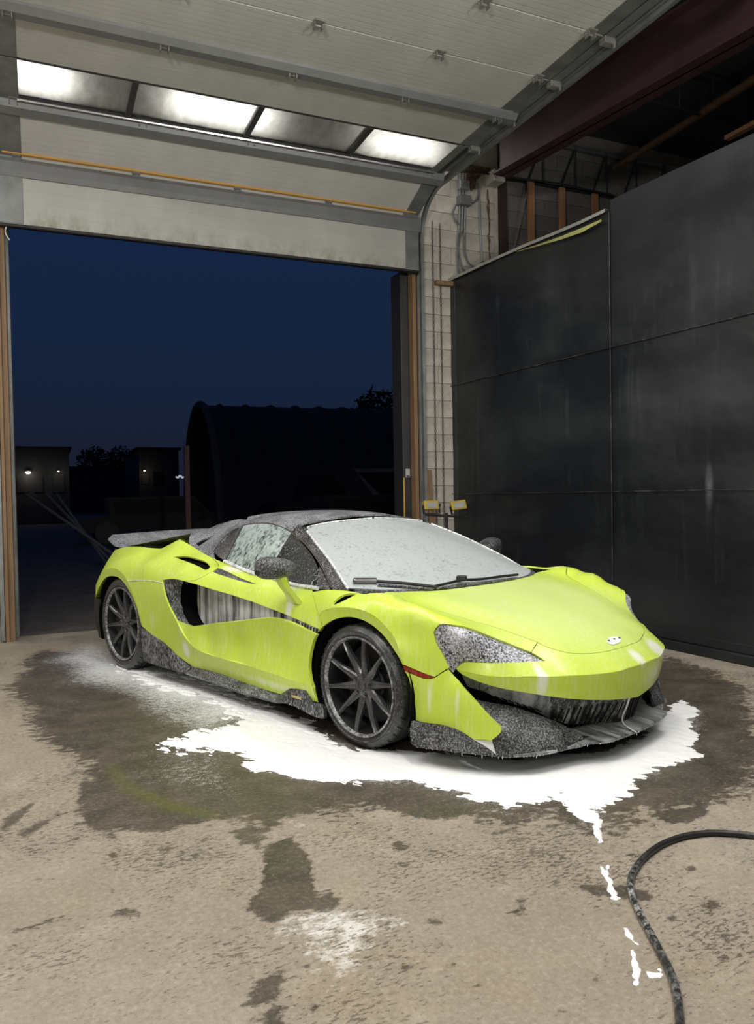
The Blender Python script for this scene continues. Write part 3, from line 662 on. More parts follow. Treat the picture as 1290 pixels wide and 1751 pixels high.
for y in np.linspace(-.83, .83, 25):
    e_ = max(0, (abs(y)-.76)/.07); c0 = np.array([3.03, .97]); k = 1-.45*e_**2
    rows.append([np.array([c0[0]+(a-c0[0])*k-.03*(y/.83)**2*0, y, c0[1]+(b-c0[1])*k - .016*(y/.83)**2]) for a, b in sec+sec[:1]])
g = grid_mb(rows); g.f += [tuple(range(len(sec))), tuple((len(rows)-1)*len(rows[0])+i for i in range(len(sec)))]
wing = g.build('rear_wing', MT['wing'], car, 50)
for s_ in (-1, 1):
    MB().prism([(2.93, .88), (3.10, .88), (3.12, .985), (2.97, .945)], s_*.42-.012, s_*.42+.012, 'y').build('wing_strut', MT['black'], car)

# ---- front: grille, band, splitter, vanes
LOWB = Surf((-.8, .55, .1), [(792, 1155, .775), (820, 1167, .75), (850, 1176, .70), (880, 1182, .64), (910, 1187, .575), (950, 1193, .465), (990, 1197, .345), (1030, 1198, .205), (-1.04, 0, .27),
    (800, 1174, .745), (832, 1184, .70), (846, 1191, .672), (880, 1204, .60), (906, 1210, .545), (938, 1227, .455), (966, 1236, .375), (1030, 1236, .14), (-1.0, 0, .14)], 2e-4, mirror=.6)
L0 = [LOWB.solve((0, 0, z), (1, 0, 0)) for z in (.275, .2, .14)]
band = panel('bumper_band', LOWB, [[(789, 1152), (820, 1164), (850, 1173), (880, 1179), (910, 1184), (942, 1189)], [(942, 1189), (940, 1228)], [(940, 1228), (906, 1211), (880, 1204), (846, 1191), (832, 1184), (800, 1174)], [(800, 1174), (789, 1152)]], MT['beam_under'], res=.03, gap=0, th=.02)
grille = panel('front_grille', LOWB, [[(942, 1189), (950, 1190), (990, 1194), (1030, 1195), L0[0]], L0, [L0[-1], (1030, 1237), (990, 1238), (966, 1237)], [(966, 1237), (940, 1228)], [(940, 1228), (942, 1189)]], MT['mesh'], mode='sym', res=.03, gap=0, th=0)
for k in range(-14, 15):                        # grille bars stand proud of the mesh
    y = k*.032; a = LOWB.solve((0, abs(y), .262), (1, 0, 0)); b = LOWB.solve((0, abs(y), .150), (1, 0, 0))
    a[1] = b[1] = y
    MB().bar(a+np.array([-.006, 0, 0]), b+np.array([-.006, 0, 0]), .004, .008).build('grille_bar', MT['black'], grille)
for p in ((827, 1173.5),):                      # tow-eye cover
    c = LOWB.hit(*p); n = LOWB.d
    q = [c+n*.004+np.array([.57, .82, 0])*math.cos(a)*.022+np.array([0, 0, 1])*math.sin(a)*.022 for a in np.linspace(0, 2*math.pi, 25)]
    pmesh('tow_eye_cover', MB().tube(q, .003, 6), MT['black'], band)
for i in range(7):                              # torn-looking slots along the lower edge of the band
    t = i/6; px, py = 846+t*70, 1190+t*22
    a, b = LOWB.hit(px, py), LOWB.hit(px+9, py+4.5)
    pmesh('band_slot', MB().bar(a+LOWB.d*.003, b+LOWB.d*.003, .009, .006), MT['void'], band)
EDGE = [np.array([-1.10, 0, .112])] + [np.array(p) for p in ((-1.096, .12, .113), (-1.088, .22, .114), (-1.062, .33, .112))] + [U(1010, 1273, z=.107), U(994, 1277, z=.105), U(970, 1282, z=.102), U(938, 1290, z=.10), U(880, 1295, z=.098), U(846, 1294, z=.096)]
EDGE = catmull(EDGE, n=40)
def in_edge(i):
    y = EDGE[i][1]; q = LOWB.solve((0, max(min(y*.93, .66), 0), .14), (1, 0, 0)); return np.array([q[0]+.01, y*.93, .142])
rows = [[p+np.array([.05, -.02, -.006]) if 1 else p for p in EDGE], [p for p in EDGE], [p+np.array([.002, 0, .012]) for p in EDGE], [p*.55+in_edge(i)*.45+np.array([0, 0, .006]) for i, p in enumerate(EDGE)], [in_edge(i) for i in range(len(EDGE))]]
g = grid_mb(rows); v2 = [(x, -y, z) for x, y, z in g.v]; g.add(v2, [tuple(f) for f in g.f[:]])
splitter = g.build('front_splitter', MT['tray'], car, 35)
VANE = Surf((-.6, .55, .55), [(1004, 1271, .37), (976, 1248, .42), (950, 1234, .475), (910, 1220, .56), (880, 1210, .62), (832, 1203, .70), (994, 1277, .41), (970, 1281, .50), (938, 1289, .60), (880, 1294, .74), (846, 1293, .795), (900, 1258, .66), (858, 1250, .765), (845, 1235, .745), (960, 1262, .52)], 2e-4)
vane = panel('splitter_vane', VANE, [[(815, 1196), (832, 1200), (880, 1209), (910, 1219), (950, 1233), (976, 1247), (998, 1261), (1004, 1270)], [(1004, 1270), (998, 1276), (970, 1281.5), (938, 1289.5), (880, 1294.5), (846, 1293.5)], [(846, 1293.5), (838, 1268), (855, 1246), (830, 1215), (815, 1196)]], MT['carbon'], res=.03, gap=0, th=.012)
pmesh('vane_cheek', MB().tube([VANE.hit(x, y)+VANE.d*.002 for x, y in ((868, 1255), (874, 1270), (877, 1290))], .006, 6), MT['carbon_wet'], vane)
FIN = Surf((-.2, 1, 0), [(711, 1232, .905), (726, 1236, .90), (760, 1241, .88), (786, 1250, .857), (810, 1265, .838), (840, 1267, .80), (846, 1294, .80), (820, 1291, .845), (760, 1284, .905), (714, 1278, .94), (702, 1255, .935)], 2e-4)
fin = panel('corner_fin', FIN, [[(704, 1233), (711, 1232), (726, 1236), (760, 1241), (786, 1250), (810, 1265), (840, 1267)], [(840, 1267), (846, 1294)], [(846, 1294), (820, 1291), (760, 1284), (714, 1278)], [(714, 1278), (704, 1272), (702, 1262), (702, 1245), (704, 1233)]], MT['carbon'], res=.03, gap=0, th=.02)
panel('seam_foam', FIN, [[(809, 1264.5), (826, 1265.5), (842, 1266.5)], [(842, 1266.5), (845, 1278), (849, 1290)], [(849, 1290), (836, 1280), (824, 1272), (809, 1264.5)]], MT['foam'], res=.02, gap=0, th=.003, off=.004, mode='one', parent=fin)

# ---- side skirt and fins
SK = Surf((0, .85, .5), [(324, 1140, .912), (356, 1147, .903), (386, 1156, .90), (420, 1169, .90), (456, 1182, .902), (480, 1188, .905), (320, 1152, .945), (380, 1170, .955), (420, 1184, .955), (472, 1196, .955), (500, 1206, .955), (546, 1228, .95), (350, 1160, .95), (496, 1179, .93), (524, 1181, .935), (546, 1203, .93)], 3e-4)
skirt = panel('side_skirt', SK, [[(324, 1139), (334, 1137), (356, 1145), (386, 1154), (420, 1167), (456, 1180), (479, 1186)], [(479, 1186), (490, 1180), (497, 1177.5), (524, 1180)], [(524, 1180), (528, 1193), (532, 1201), (546, 1203), (553, 1212), (553, 1226)], [(553, 1226), (546, 1228), (500, 1206), (472, 1196), (420, 1184), (380, 1170), (320, 1152)], [(320, 1152), (324, 1139)]], MT['carbon_wet'], res=.03, gap=0, th=.03)
panel('skirt_emblem', SK, [[(499, 1188), (516, 1192)], [(516, 1192), (516, 1197)], [(516, 1197), (500, 1192)], [(500, 1192), (499, 1188)]], MT['gold'], res=.02, gap=0, th=.002, off=.004, parent=skirt)
FR = Surf((.1, 1, .1), [(240, 1072, .957), (258, 1084, .955), (278, 1098, .948), (298, 1117, .935), (324, 1140, .918), (320, 1152, .945), (276, 1140, .962), (246, 1130, .965), (262, 1115, .962)], 3e-4)
panel('rear_skirt_fin', FR, [[(241, 1072), (258, 1084), (278, 1098), (298, 1117), (312, 1130), (326, 1141)], [(326, 1141), (320, 1153)], [(320, 1153), (276, 1140.5), (246, 1130)], [(246, 1130), (243, 1105), (241, 1072)]], MT['carbon_wet'], res=.03, gap=0, th=.02)

# ---- wheel housings, underbody, dark core
def housing(cx, r, y0, y1, z0):
    mb = MB(); A = np.radians(np.linspace(-25, 205, 28)); ring = lambda y: [(cx+r*math.cos(a), y, z0+r*math.sin(a)) for a in A]
    g = grid_mb([ring(y1), ring(y0)]); c = len(g.v); g.v.append((cx, y0, z0)); n = len(A)
    g.f += [(n+i, n+i+1, c) for i in range(n-1)]
    return g
pmesh('wheel_housing', housing(0, .372, .58, .925, .33), MT['void'], smooth=60)
pmesh('wheel_housing', housing(2.67, .405, .56, .935, .36), MT['void'], smooth=60)
MB().add(*(lambda pl: ([(x, y, z) for z in (.10, .13) for x, y in pl], [tuple(range(len(pl)))[::-1], tuple(range(len(pl), 2*len(pl)))] + [(i, (i+1) % len(pl), len(pl)+(i+1) % len(pl), len(pl)+i) for i in range(len(pl))]))(
    (lambda h: h+[(x, -y) for x, y in h[::-1]])([(-1.0, .3), (-.85, .62), (-.45, .80), (-.40, .56), (.40, .56), (.42, .90), (2.2, .92), (2.25, .55), (3.08, .55), (3.15, .4)]))).build('underbody', MT['black'], car)
def core(rows, name):
    g = grid_mb([[(x, y, z0), (x, y, z1), (x, 0, z2)] for x, y, z0, z1, z2 in rows]); v2 = [(x, -y, z) for x, y, z in g.v]; g.add(v2, [tuple(f) for f in g.f[:]])
    g.build(name, MT['void'], car)
core([(-.80, .26, .13, .28, .34), (-.66, .46, .13, .36, .46), (-.45, .60, .13, .58, .64), (0, .56, .13, .72, .72), (.40, .56, .13, .72, .75), (.45, .76, .13, .66, .75), (1.4, .74, .13, .70, .85), (2.2, .62, .13, .8, .88), (2.26, .54, .13, .8, .88), (3.05, .54, .13, .8, .86), (3.12, .5, .13, .6, .7)], 'chassis')

# ---- mirrors
mc = U(471, 971, y=.995)
def mirror():
    n, m = 20, 14; V = []; Fc = []
    for i in range(m+1):
        a = -math.pi/2+math.pi*i/m
        for j in range(n):
            b = 2*math.pi*j/n; sp = lambda v, p: math.copysign(abs(v)**p, v)
            x = -.085*sp(math.cos(a), .8)*sp(math.cos(b), .8); y = .118*sp(math.sin(a), .85); z = .062*sp(math.cos(a), .8)*sp(math.sin(b), .8)
            x = min(x, .045); z *= 1+.25*(y/.118); V.append(mc+np.array([x+.10*y, y, z+.03*y]))
        
    for i in range(m):
        for j in range(n): Fc.append((i*n+j, i*n+(j+1) % n, (i+1)*n+(j+1) % n, (i+1)*n+j))
    return MB().add(V, Fc)
mir = pmesh('wing_mirror', mirror(), MT['carbon'], smooth=70)
ft = SIDE.hit(506, 1029)
a0, a1 = mc+np.array([-.01, -.03, -.05]), ft
sec = lambda c, w, h: [c+np.array([-w/2, 0, 0]), c+np.array([-w/4, h/2, .0]), c+np.array([w/2, h*.3, 0]), c+np.array([w/2, -h*.3, 0]), c+np.array([-w/4, -h/2, 0])]
rows = [sec(a0, .10, .055), sec(a0*.6+a1*.4+np.array([0, .012, 0]), .085, .04), sec(a0*.3+a1*.7, .10, .035), sec(a1+np.array([0, -.01, -.01]), .135, .05)]
rows = [r+r[:1] for r in rows]; pmesh('mirror_arm', grid_mb(rows), MT['paint'], mir, smooth=30)
pmesh('mirror_indicator', MB().tube([mc+np.array([.03, .085, -.035]), mc+np.array([.02, .112, -.02]), mc+np.array([.0, .122, .0])], [.012, .016, .008], 8), MT['black'], mir)

# ---- wipers
wt = lambda pts, r, off=.018: MB().tube([np.array(p)+WS.d*off for p in catmull([WS.hit(*q) for q in pts], n=16)], r, 8)
w1 = wt([(643, 999), (680, 1001.5), (715, 1005), (745, 1009)], .009).build('wiper', MT['black'], car, 40)
wt([(602, 998), (606, 998), (643, 998)], [.010]+[.017]*15).build('wiper_arm', MT['chrome'], w1, 40)
wt([(645, 1003), (690, 1006), (740, 1010)], .007, .01).build('wiper_blade', MT['pillar'], w1, 40)
w2 = wt([(740, 1008), (770, 1001), (786, 997), (820, 995), (858, 990), (884, 987)], .008).build('wiper', MT['black'], car, 40)
wt([(745, 1009), (790, 1003), (830, 999), (880, 991)], .007, .01).build('wiper_blade', MT['pillar'], w2, 40)
c = WS.hit(787, 996.5); MB().box(c+WS.d*.03, (.06, .035, .03), Matrix.Rotation(.5, 3, 'Z'), .006).build('wiper_pivot', MT['black'], w2)

# ---- badge and foam lying on the nose
def patch(name, S, pts, m, off, th=.002, parent=None, res=.03, **k): return panel(name, S, [pts+[pts[0]]], m, mode='one', off=off, th=th, gap=0, res=res, parent=parent, **k)
bd = patch('badge', CLAM, [(1038, 1095), (1042, 1091), (1052, 1089.5), (1061, 1091), (1062, 1096), (1056, 1101), (1046, 1103), (1039, 1100)], MT['badge'], .003, res=.02)
for p in ((1041.5, 1096.5), (1050.5, 1093.5), (1059.5, 1092)):
    c = CLAM.hit(*p); n = Vector(CLAM.d)
    MB().lathe([(.0001, .004), (.006, .004), (.006, 0)], 'z', 10, tuple(c+CLAM.d*.003)).build('badge_stud', MT['black'], bd)

# froth hanging in small drips from the splitter and fin edges
rs = np.random.RandomState(5); dr = MB()
EB = [*EDGE] + [U(820, 1291, z=.095), U(790, 1288, z=.095), U(760, 1284, z=.095), U(735, 1281, z=.095), U(714, 1278, z=.095)]
for p in catmull(EB, step=.016):
    for s_ in (1, -1):
        if rs.rand() < .8:
            h = rs.uniform(.003, .008)*(2.6 if rs.rand() < .05 else 1); r = rs.uniform(.002, .004); c = np.array([p[0]+rs.uniform(.0, .006), s_*p[1], p[2]+.003])
            dr.tube([c, c-(0, 0, h*.5), c-(0, 0, h)], [r, r*.7, .0006], 5, False)
for p in catmull([U(x, y, y=.952) for x, y in ((320, 1152), (380, 1170), (420, 1184), (472, 1196), (500, 1206), (546, 1228))], step=.02):
    if rs.rand() < .6:
        h = rs.uniform(.003, .008); dr.tube([p, p-(0, 0, h*.5), p-(0, 0, h)], [.003, .002, .0006], 5, False)
dp = dr.build('foam_drips', MT['foam'], car, 60); dp['kind'] = 'stuff'
tl = tb(SIDE, [(220, 993.5), (240, 992.5), (262, 994), (278, 997)], .003, off=.001); pmesh('quarter_seam', tl, MT['wedge'])

P_ = [LOWB.hit(*p)+LOWB.d*.010 for p in ((1076, 1189), (1070, 1208), (1063, 1226))] + [U(p[0], p[1], z=p[2]+.006) for p in ((1066, 1236, .138), (1078, 1246, .128), (1088, 1252, .122))]
MB().tube(catmull(P_, n=24), [.0055-.003*t for t in np.linspace(0, 1, 24)], 6).build('foam_run', MT['foam'], splitter, 60)
# ------------------------------------------------------------------ car: wheels
def make_wheel(R, wd_, rr, yo, cx, caliper_ang, group_label):
    """R tyre radius, wd_ tyre width, rr rim radius; yo = outer face of the tyre"""
    w = empty('wheel', (cx, 0, R), 0, car)
    yi = yo-wd_
    b = .022
    prof = [(rr-.004, yo-.020), (rr+.010, yo-.008), (rr+.03, yo-.001), ((rr+R)/2, yo), (R-.028, yo-.006), (R-.010, yo-.016), (R-.002, yo-.032)]
    gr = []
    for k in range(1, 5):
        y = yo-.03-(wd_-.06)*k/5
        gr += [(R, y+.007), (R-.007, y+.006), (R-.007, y-.006), (R, y-.007)]
    prof += [(R, yo-.040)] + gr + [(R, yi+.03), (R-.012, yi+.012), ((rr+R)/2, yi), (rr, yi+.02)]
    t = MB().lathe(prof, 'y', 72); ty = t.build('tyre', MT['tyre'], w, 35)
    for k in range(36):                          # shoulder sipes
        a = 2*math.pi*k/36; c, s = math.cos(a), math.sin(a)
        p = lambda r, y, da=0: (r*math.cos(a+da), y, r*math.sin(a+da))
        if k == 0: sip = MB()
        sip.bar(p(R-.0035, yo-.018), p(R+.0012, yo-.052, .05), .007, .004)
    sip.build('tread_sipes', MT['black'], ty)['kind'] = 'stuff'
    ring = MB().lathe([(rr+.022, yo-.0015), (rr+.024, yo+.0005), (rr+.027, yo-.001)], 'y', 64); ring.build('sidewall_line', MT['rim'], ty, 60)
    rl = MB().lathe([(rr+.005, yo-.012), (rr+.004, yo-.003), (rr-.002, yo-.002), (rr-.008, yo-.008), (rr-.011, yo-.018)], 'y', 64)
    rl.build('rim_lip', MT['lip'], w, 50)
    rim = MB().lathe([(rr-.011, yo-.018), (rr-.016, yo-.040), (rr-.030, yo-.085), (rr-.034, yo-.15), (rr-.012, yi+.02)], 'y', 64)
    rim.build('rim_barrel', MT['barrel'], w, 50)
    yh = yo-.030                                  # hub face
    hub = MB().lathe([(.0005, yh-.004), (.022, yh-.004), (.024, yh+.002), (.030, yh+.002), (.033, yh-.006), (.052, yh-.010), (.066, yh-.016), (.076, yh-.03), (.078, yh-.07)], 'y', 40)
    hub.build('hub', MT['spoke'], w, 40)
    # one spoke along +x, then ten copies
    st = [(.040, .026, yh-.014, .05), (.075, .023, yh-.010, .045), (.12, .0185, yh-.002, .038), (.17, .0135, yo-.020, .032), (rr-.022, .0105, yo-.016, .028), (rr-.006, .015, yo-.014, .022)]
    rows = []
    for r, hw, y, dp in st:
        rows.append([(r, y-dp, -hw*.7), (r, y-.008, -hw), (r, y, -hw*.62), (r, y-.006, -hw*.12), (r, y-.006, hw*.12), (r, y, hw*.62), (r, y-.008, hw), (r, y-dp, hw*.7), (r, y-dp, -hw*.7)])
    sp = grid_mb(rows).build('spoke', MT['spoke'], w, 25)
    off = .17
    for k in range(10):
        o = sp if k == 0 else link_mesh('spoke', sp.data, w)
        o.rotation_euler = (0, 2*math.pi*k/10+off, 0)
    lug = None
    for k in range(5):
        a = 2*math.pi*k/5+off+.31; c = (.052*math.cos(a), yh-.004, .052*math.sin(a))
        if lug is None:
            lug = MB().lathe([(.0005, .008), (.006, .008), (.007, 0), (.0105, .0), (.0125, .003), (.013, -.01)], 'y', 14).build('lug_bolt', MT['chrome'], w, 40); o = lug
        else: o = link_mesh('lug_bolt', lug.data, w)
        o.location = c
    d = MB().lathe([(.085, yo-.135), (.085, yo-.118), (rr-.055, yo-.118), (rr-.052, yo-.121), (rr-.052, yo-.142), (rr-.055, yo-.145), (.085, yo-.145)], 'y', 48); d.build('brake_disc', MT['disc'], w, 40)
    MB().lathe([(.0005, yo-.11), (.075, yo-.11), (.086, yo-.12)], 'y', 40).build('disc_bell', MT['black'], w, 40)
    A = np.linspace(caliper_ang-.55, caliper_ang+.55, 12); r0, r1 = rr-.105, rr-.034
    g = grid_mb([[(r0*math.cos(a), yo-.10, r0*math.sin(a)), (r0*math.cos(a), yo-.078, r0*math.sin(a)), ((r0*.4+r1*.6)*math.cos(a), yo-.066, (r0*.4+r1*.6)*math.sin(a)), (r1*math.cos(a), yo-.082, r1*math.sin(a)), (r1*math.cos(a), yo-.15, r1*math.sin(a))] for a in A])
    g.f += [tuple(range(5)), tuple((len(A)-1)*5+i for i in range(5))]
    g.build('brake_caliper', MT['black'], w, 40)
    return w
def copy_wheel(w, flip_):
    c = w.copy(); COL.objects.link(c); c.parent = car
    if flip_: c.rotation_euler = (0, 0, math.pi)
    def rec(a, b):
        for ch in a.children:
            k = ch.copy(); COL.objects.link(k); k.parent = b; rec(ch, k)
    rec(w, c); return c
wf = make_wheel(.320, .232, .256, .947, 0, math.radians(185), '')
wr = make_wheel(.3535, .292, .276, .948, 2.67, math.radians(0), '')
for w in (wf, wr): copy_wheel(w, True)
# ------------------------------------------------------------------ garage: materials
def wave_bump(q, vec, scale, strength, dist=.004, direction='Y'):
    w = q.n('ShaderNodeTexWave'); w.wave_type = 'BANDS'; w.bands_direction = direction; q.l(vec, w.inputs[0])
    w.inputs['Scale'].default_value = scale; w.inputs['Distortion'].default_value = 0; w.inputs['Detail'].default_value = 0
    q.bump(w.outputs['Fac'], strength, dist)
def groove(q, vec, col, scale):                 # pressed ribs along the section
    w = q.n('ShaderNodeTexWave'); w.wave_type = 'BANDS'; w.bands_direction = 'Z'; q.l(vec, w.inputs[0])
    w.inputs['Scale'].default_value = scale; w.inputs['Distortion'].default_value = 0; w.inputs['Detail'].default_value = 0
    g = q.ramp(w.outputs['Fac'], (.0, 0.), (.10, 1.)); q.bump(g, .25, .003)
    return q.mix(q.math('MULTIPLY', q.math('SUBTRACT', 1., g), .09), col, (.25, .25, .24))
def door_skin_mat():
    q = NM('dirty_white_door_skin'); v = q.coord()
    n = q.noise(q.coord((1, .4, .4)), 3, 6, .6); s = q.noise(q.coord((1.5, 14, 14)), 1.3, 5, .65)
    c = q.mix(q.ramp(n, (.3, 0.), (.75, 1.)), (.50, .495, .475), (.59, .585, .56))
    c = q.mix(q.math('MULTIPLY', q.ramp(s, (.55, 0.), (.85, 1.)), .35), c, (.42, .41, .38))
    q.set(Base_Color=groove(q, v, c, 5.2), Roughness=.5)
    return q.m
def dirty_bottom_mat():
    q = NM('mildewed_white_door_skin'); v = q.coord()
    n = q.noise(q.coord((1, .4, .4)), 3, 6, .6)
    c = q.mix(q.ramp(n, (.3, 0.), (.75, 1.)), (.37, .372, .345), (.45, .452, .42))
    sp = q.n('ShaderNodeSeparateXYZ'); q.l(v, sp.inputs[0])
    low = q.ramp(q.math('SUBTRACT', .30, sp.outputs['Z']), (.10, 0.), (.32, 1.))       # mildew along the bottom edge (object z starts at the edge)
    m = q.math('MULTIPLY', q.math('MULTIPLY', low, .7), q.ramp(q.noise(q.coord((1, 1, .5)), 9, 7, .7), (.42, 0.), (.62, 1.)))
    q.set(Base_Color=groove(q, v, q.mix(m, c, (.17, .165, .10)), 2.9), Roughness=.5); return q.m
MT['skin'] = door_skin_mat(); MT['skin_low'] = dirty_bottom_mat()
MT['galv'] = plain('dull_galvanised_steel', (.24, .25, .245), .45, .55, .22, 6)
MT['strut'] = plain('grey_painted_strut', (.185, .19, .19), .45, .2, .1, 5)
MT['dark_steel'] = plain('dark_steel', (.05, .05, .052), .5, .5)
MT['hinge'] = plain('worn_hinge_steel', (.24, .24, .23), .45, .3)
MT['alu'] = plain('bright_aluminium', (.62, .62, .62), .22, .9)
MT['seal'] = sudsy('peeling_amber_seal', (.55, .30, .07), .62, .75, 30, foam=(.5, .42, .3))
MT['wood'] = None
def wood(name, a, b, axis=2):
    q = NM(name); sc = [14, 14, 14]; sc[axis] = 1.0
    n = q.noise(q.coord(tuple(sc)), 2.2, 6, .6, .6)
    q.set(Base_Color=q.mix(q.ramp(n, (.3, 0.), (.7, 1.)), a, b), Roughness=.65); q.bump(n, .2, .003); return q.m
MT['wood'] = wood('brown_weathered_wood', (.16, .095, .045), (.27, .17, .09)); MT['stud'] = wood('new_pine_stud', (.30, .15, .07), (.44, .25, .13))
MT['beam'] = plain('oxide_red_steel', (.036, .014, .016), .55, 0, .3, 3)
MT['deck'] = plain('dark_roof_deck', (.045, .052, .068), .7)
def block_mat():
    q = NM('old_white_painted_block'); v = q.coord(kind='Generated'); o = q.coord()
    n = q.noise(o, 3.5, 7, .65); f = q.noise(o, 40, 4, .7)
    c = q.mix(q.ramp(n, (.35, 0.), (.68, 1.)), (.34, .312, .27), (.55, .52, .46))
    c = q.mix(q.math('MULTIPLY', q.ramp(f, (.6, 0.), (.75, 1.)), .35), c, (.14, .12, .10))
    q.set(Base_Color=c, Roughness=.8); q.bump(f, .35, .004); return q.m
MT['block'] = block_mat()
MT['rust'] = sudsy('crumbled_rusty_mortar', (.10, .055, .03), .5, .75, 25, rough=.9, foam=(.26, .2, .15))
MT['greyblock'] = plain('bare_grey_block', (.15, .145, .135), .85, 0, .25, 4)
MT['mortar'] = plain('grey_mortar', (.20, .185, .16), .9)
W0, W1 = np.array([4.495, 7.95]), np.array([4.775, 3.98]); wdir = (W1-W0)/np.linalg.norm(W1-W0); wn = np.array([wdir[1], -wdir[0]])*1.0
if wn[0] > 0: wn = -wn                           # faces the car
wrz = math.atan2(wdir[1], wdir[0])
def wall_pt(px, py):                             # (distance along the wall, height)
    d = pray(px, py); t = ((W0-CP[:2])@wn)/(d[:2]@wn); p = CP+d*t; return (p[:2]-W0)@wdir, p[2]
_sx, _sz = wall_pt(1216, 832); LAMP_STREAK = (_sx, 0, _sz)
def sheet_mat():
    q = NM('scuffed_black_wall_sheet'); o = q.coord()
    a = q.noise(q.coord((9, 9, .5)), 1.6, 7, .68); b = q.noise(o, 1.3, 5, .65); s = q.noise(o, 9, 8, .8); w = q.noise(q.coord((.8, .8, 1.5)), .9, 3, .5, .2)
    m = q.math('MULTIPLY', q.ramp(a, (.52, 0.), (.74, 1.)), q.ramp(b, (.46, 0.), (.62, 1.)))      # runs and wipe marks
    k = q.math('MULTIPLY', q.ramp(s, (.60, 0.), (.74, 1.)), q.ramp(b, (.5, 0.), (.66, 1.)))
    f = q.math('ADD', q.math('MULTIPLY', m, .16), q.math('MULTIPLY', k, .12), True)
    f = q.math('ADD', f, q.math('MULTIPLY', q.ramp(w, (.44, 0.), (.74, 1.)), .16), True)           # grey sheen painted in as broad paler patches
    sm = q.math('MULTIPLY', q.ramp(blob(q, LAMP_STREAK, (.045, .4, .21)), (.0, 0.), (.9, .8)), q.ramp(s, (.25, .2), (.65, 1.)))      # lamp reflection painted in as a pale upright streak
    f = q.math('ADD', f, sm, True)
    q.set(Base_Color=q.mix(f, (.012, .0138, .0165), (.16, .178, .182)), Roughness=q.math('ADD', .33, q.math('MULTIPLY', f, .6)))
    q.bump(q.noise(q.coord((1, 1, 1.3)), 1.5, 3), .45, .06); return q.m
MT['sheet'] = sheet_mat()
MT['conduit'] = plain('grey_conduit', (.30, .31, .31), .4, .4); MT['cable'] = plain('grey_cable', (.12, .125, .13), .5)
MT['pane'] = None
def pane_mat():
    q = NM('dirty_frosted_pane'); n = q.noise(q.coord((3, .6, 1)), 5, 6, .7)
    q.set(Base_Color=q.mix(q.ramp(n, (.3, 0.), (.7, 1.)), (.50, .50, .47), (.92, .92, .91)), Roughness=.62)
    q.b.inputs['Transmission Weight'].default_value = 1.0; q.b.inputs['IOR'].default_value = 1.2
    return q.m
MT['pane'] = pane_mat()

# ------------------------------------------------------------------ garage: overhead door
YD = 7.82; XL, XR = -.30, 4.02
D1 = empty('door_1', (1.86, YD, 3.86)); tag(D1, 'raised white sectional garage door with a row of four panes', 'garage door', kind='structure')
def dchild(o):                                  # keep world placement under the door's empty
    o.parent = D1; o.matrix_parent_inverse = Matrix.Translation(-Vector((1.86, YD, 3.86))); return o
# joints between sections (y, z), from the hanging bottom edge up and back along the ceiling
JT = [(YD, 3.86), (YD, 4.50), (7.22, 4.755), (6.56, 4.765), (5.95, 4.77), (5.28, 4.775), (4.62, 4.78), (3.96, 4.78)]
def section(i, a, b, x0, x1, t=.05, m=None, name='door_section'):
    (ya, za), (yb, zb) = a, b; L = math.hypot(yb-ya, zb-za); ang = math.atan2(zb-za, -(yb-ya))   # local +z runs from a to b
    mb = MB().box(((x0+x1)/2, 0, L/2), (x1-x0, t, L-.008), None, .004)
    o = mb.build(name, m or MT['skin'], None, 0); o.location = (0, ya, za); o.rotation_euler = (math.pi/2-ang, 0, 0)
    return dchild(o)
HX = [-.13, .93, 1.93, 2.93, 3.86]
def local(a, b):
    (ya, za), (yb, zb) = a, b; ang = math.atan2(zb-za, -(yb-ya)); return Matrix.Translation((0, ya, za)) @ Matrix.Rotation(math.pi/2-ang, 4, 'X'), math.hypot(yb-ya, zb-za)
def put(mb, name, m, a, b, smooth=0):           # build in a section's own frame (x, room side = -y, z up the section)
    o = mb.build(name, m, None, smooth); o.matrix_world = local(a, b)[0]; return dchild(o)
SIDEN = -1
for i in range(7):
    a, b = JT[i], JT[i+1]; _, L = local(a, b)
    if i != 2:
        section(i, a, b, XL, XR, m=MT['skin_low'] if i == 0 else MT['skin'])
    for xe in (XL+.115, XR-.085):                 # steel end stiles
        put(MB().box((xe, -.028, L/2), (.20 if xe < 1 else .17, .006, L-.02), None, .002), 'end_stile', MT['galv'], a, b)
# window section: frame rails, mullions and four panes
a, b = JT[2], JT[3]; _, L = local(a, b)
put(MB().box((1.86, 0, .02), (XR-XL, .05, .04), None, .004), 'window_rail', MT['dark_steel'], a, b)
put(MB().box((1.86, 0, L-.015), (XR-XL, .05, .03), None, .004), 'window_rail', MT['dark_steel'], a, b)
put(MB().tube([(XL+.2, -.045, .045), (XR-.12, -.045, .045)], .016, 8), 'glazing_bead', MT['alu'], a, b, 40)
PX_ = [XL+.02, .80, 1.87, 2.92, XR-.05]
for k in range(4):
    x0, x1 = PX_[k], PX_[k+1]
    put(MB().box(((x0+x1)/2, 0, L/2), (x1-x0-.05, .012, L-.06)), 'window_pane', MT['pane'], a, b)
    put(MB().box((x1, -.005, L/2), (.055, .055, L-.03), None, .004), 'mullion', MT['dark_steel'], a, b)
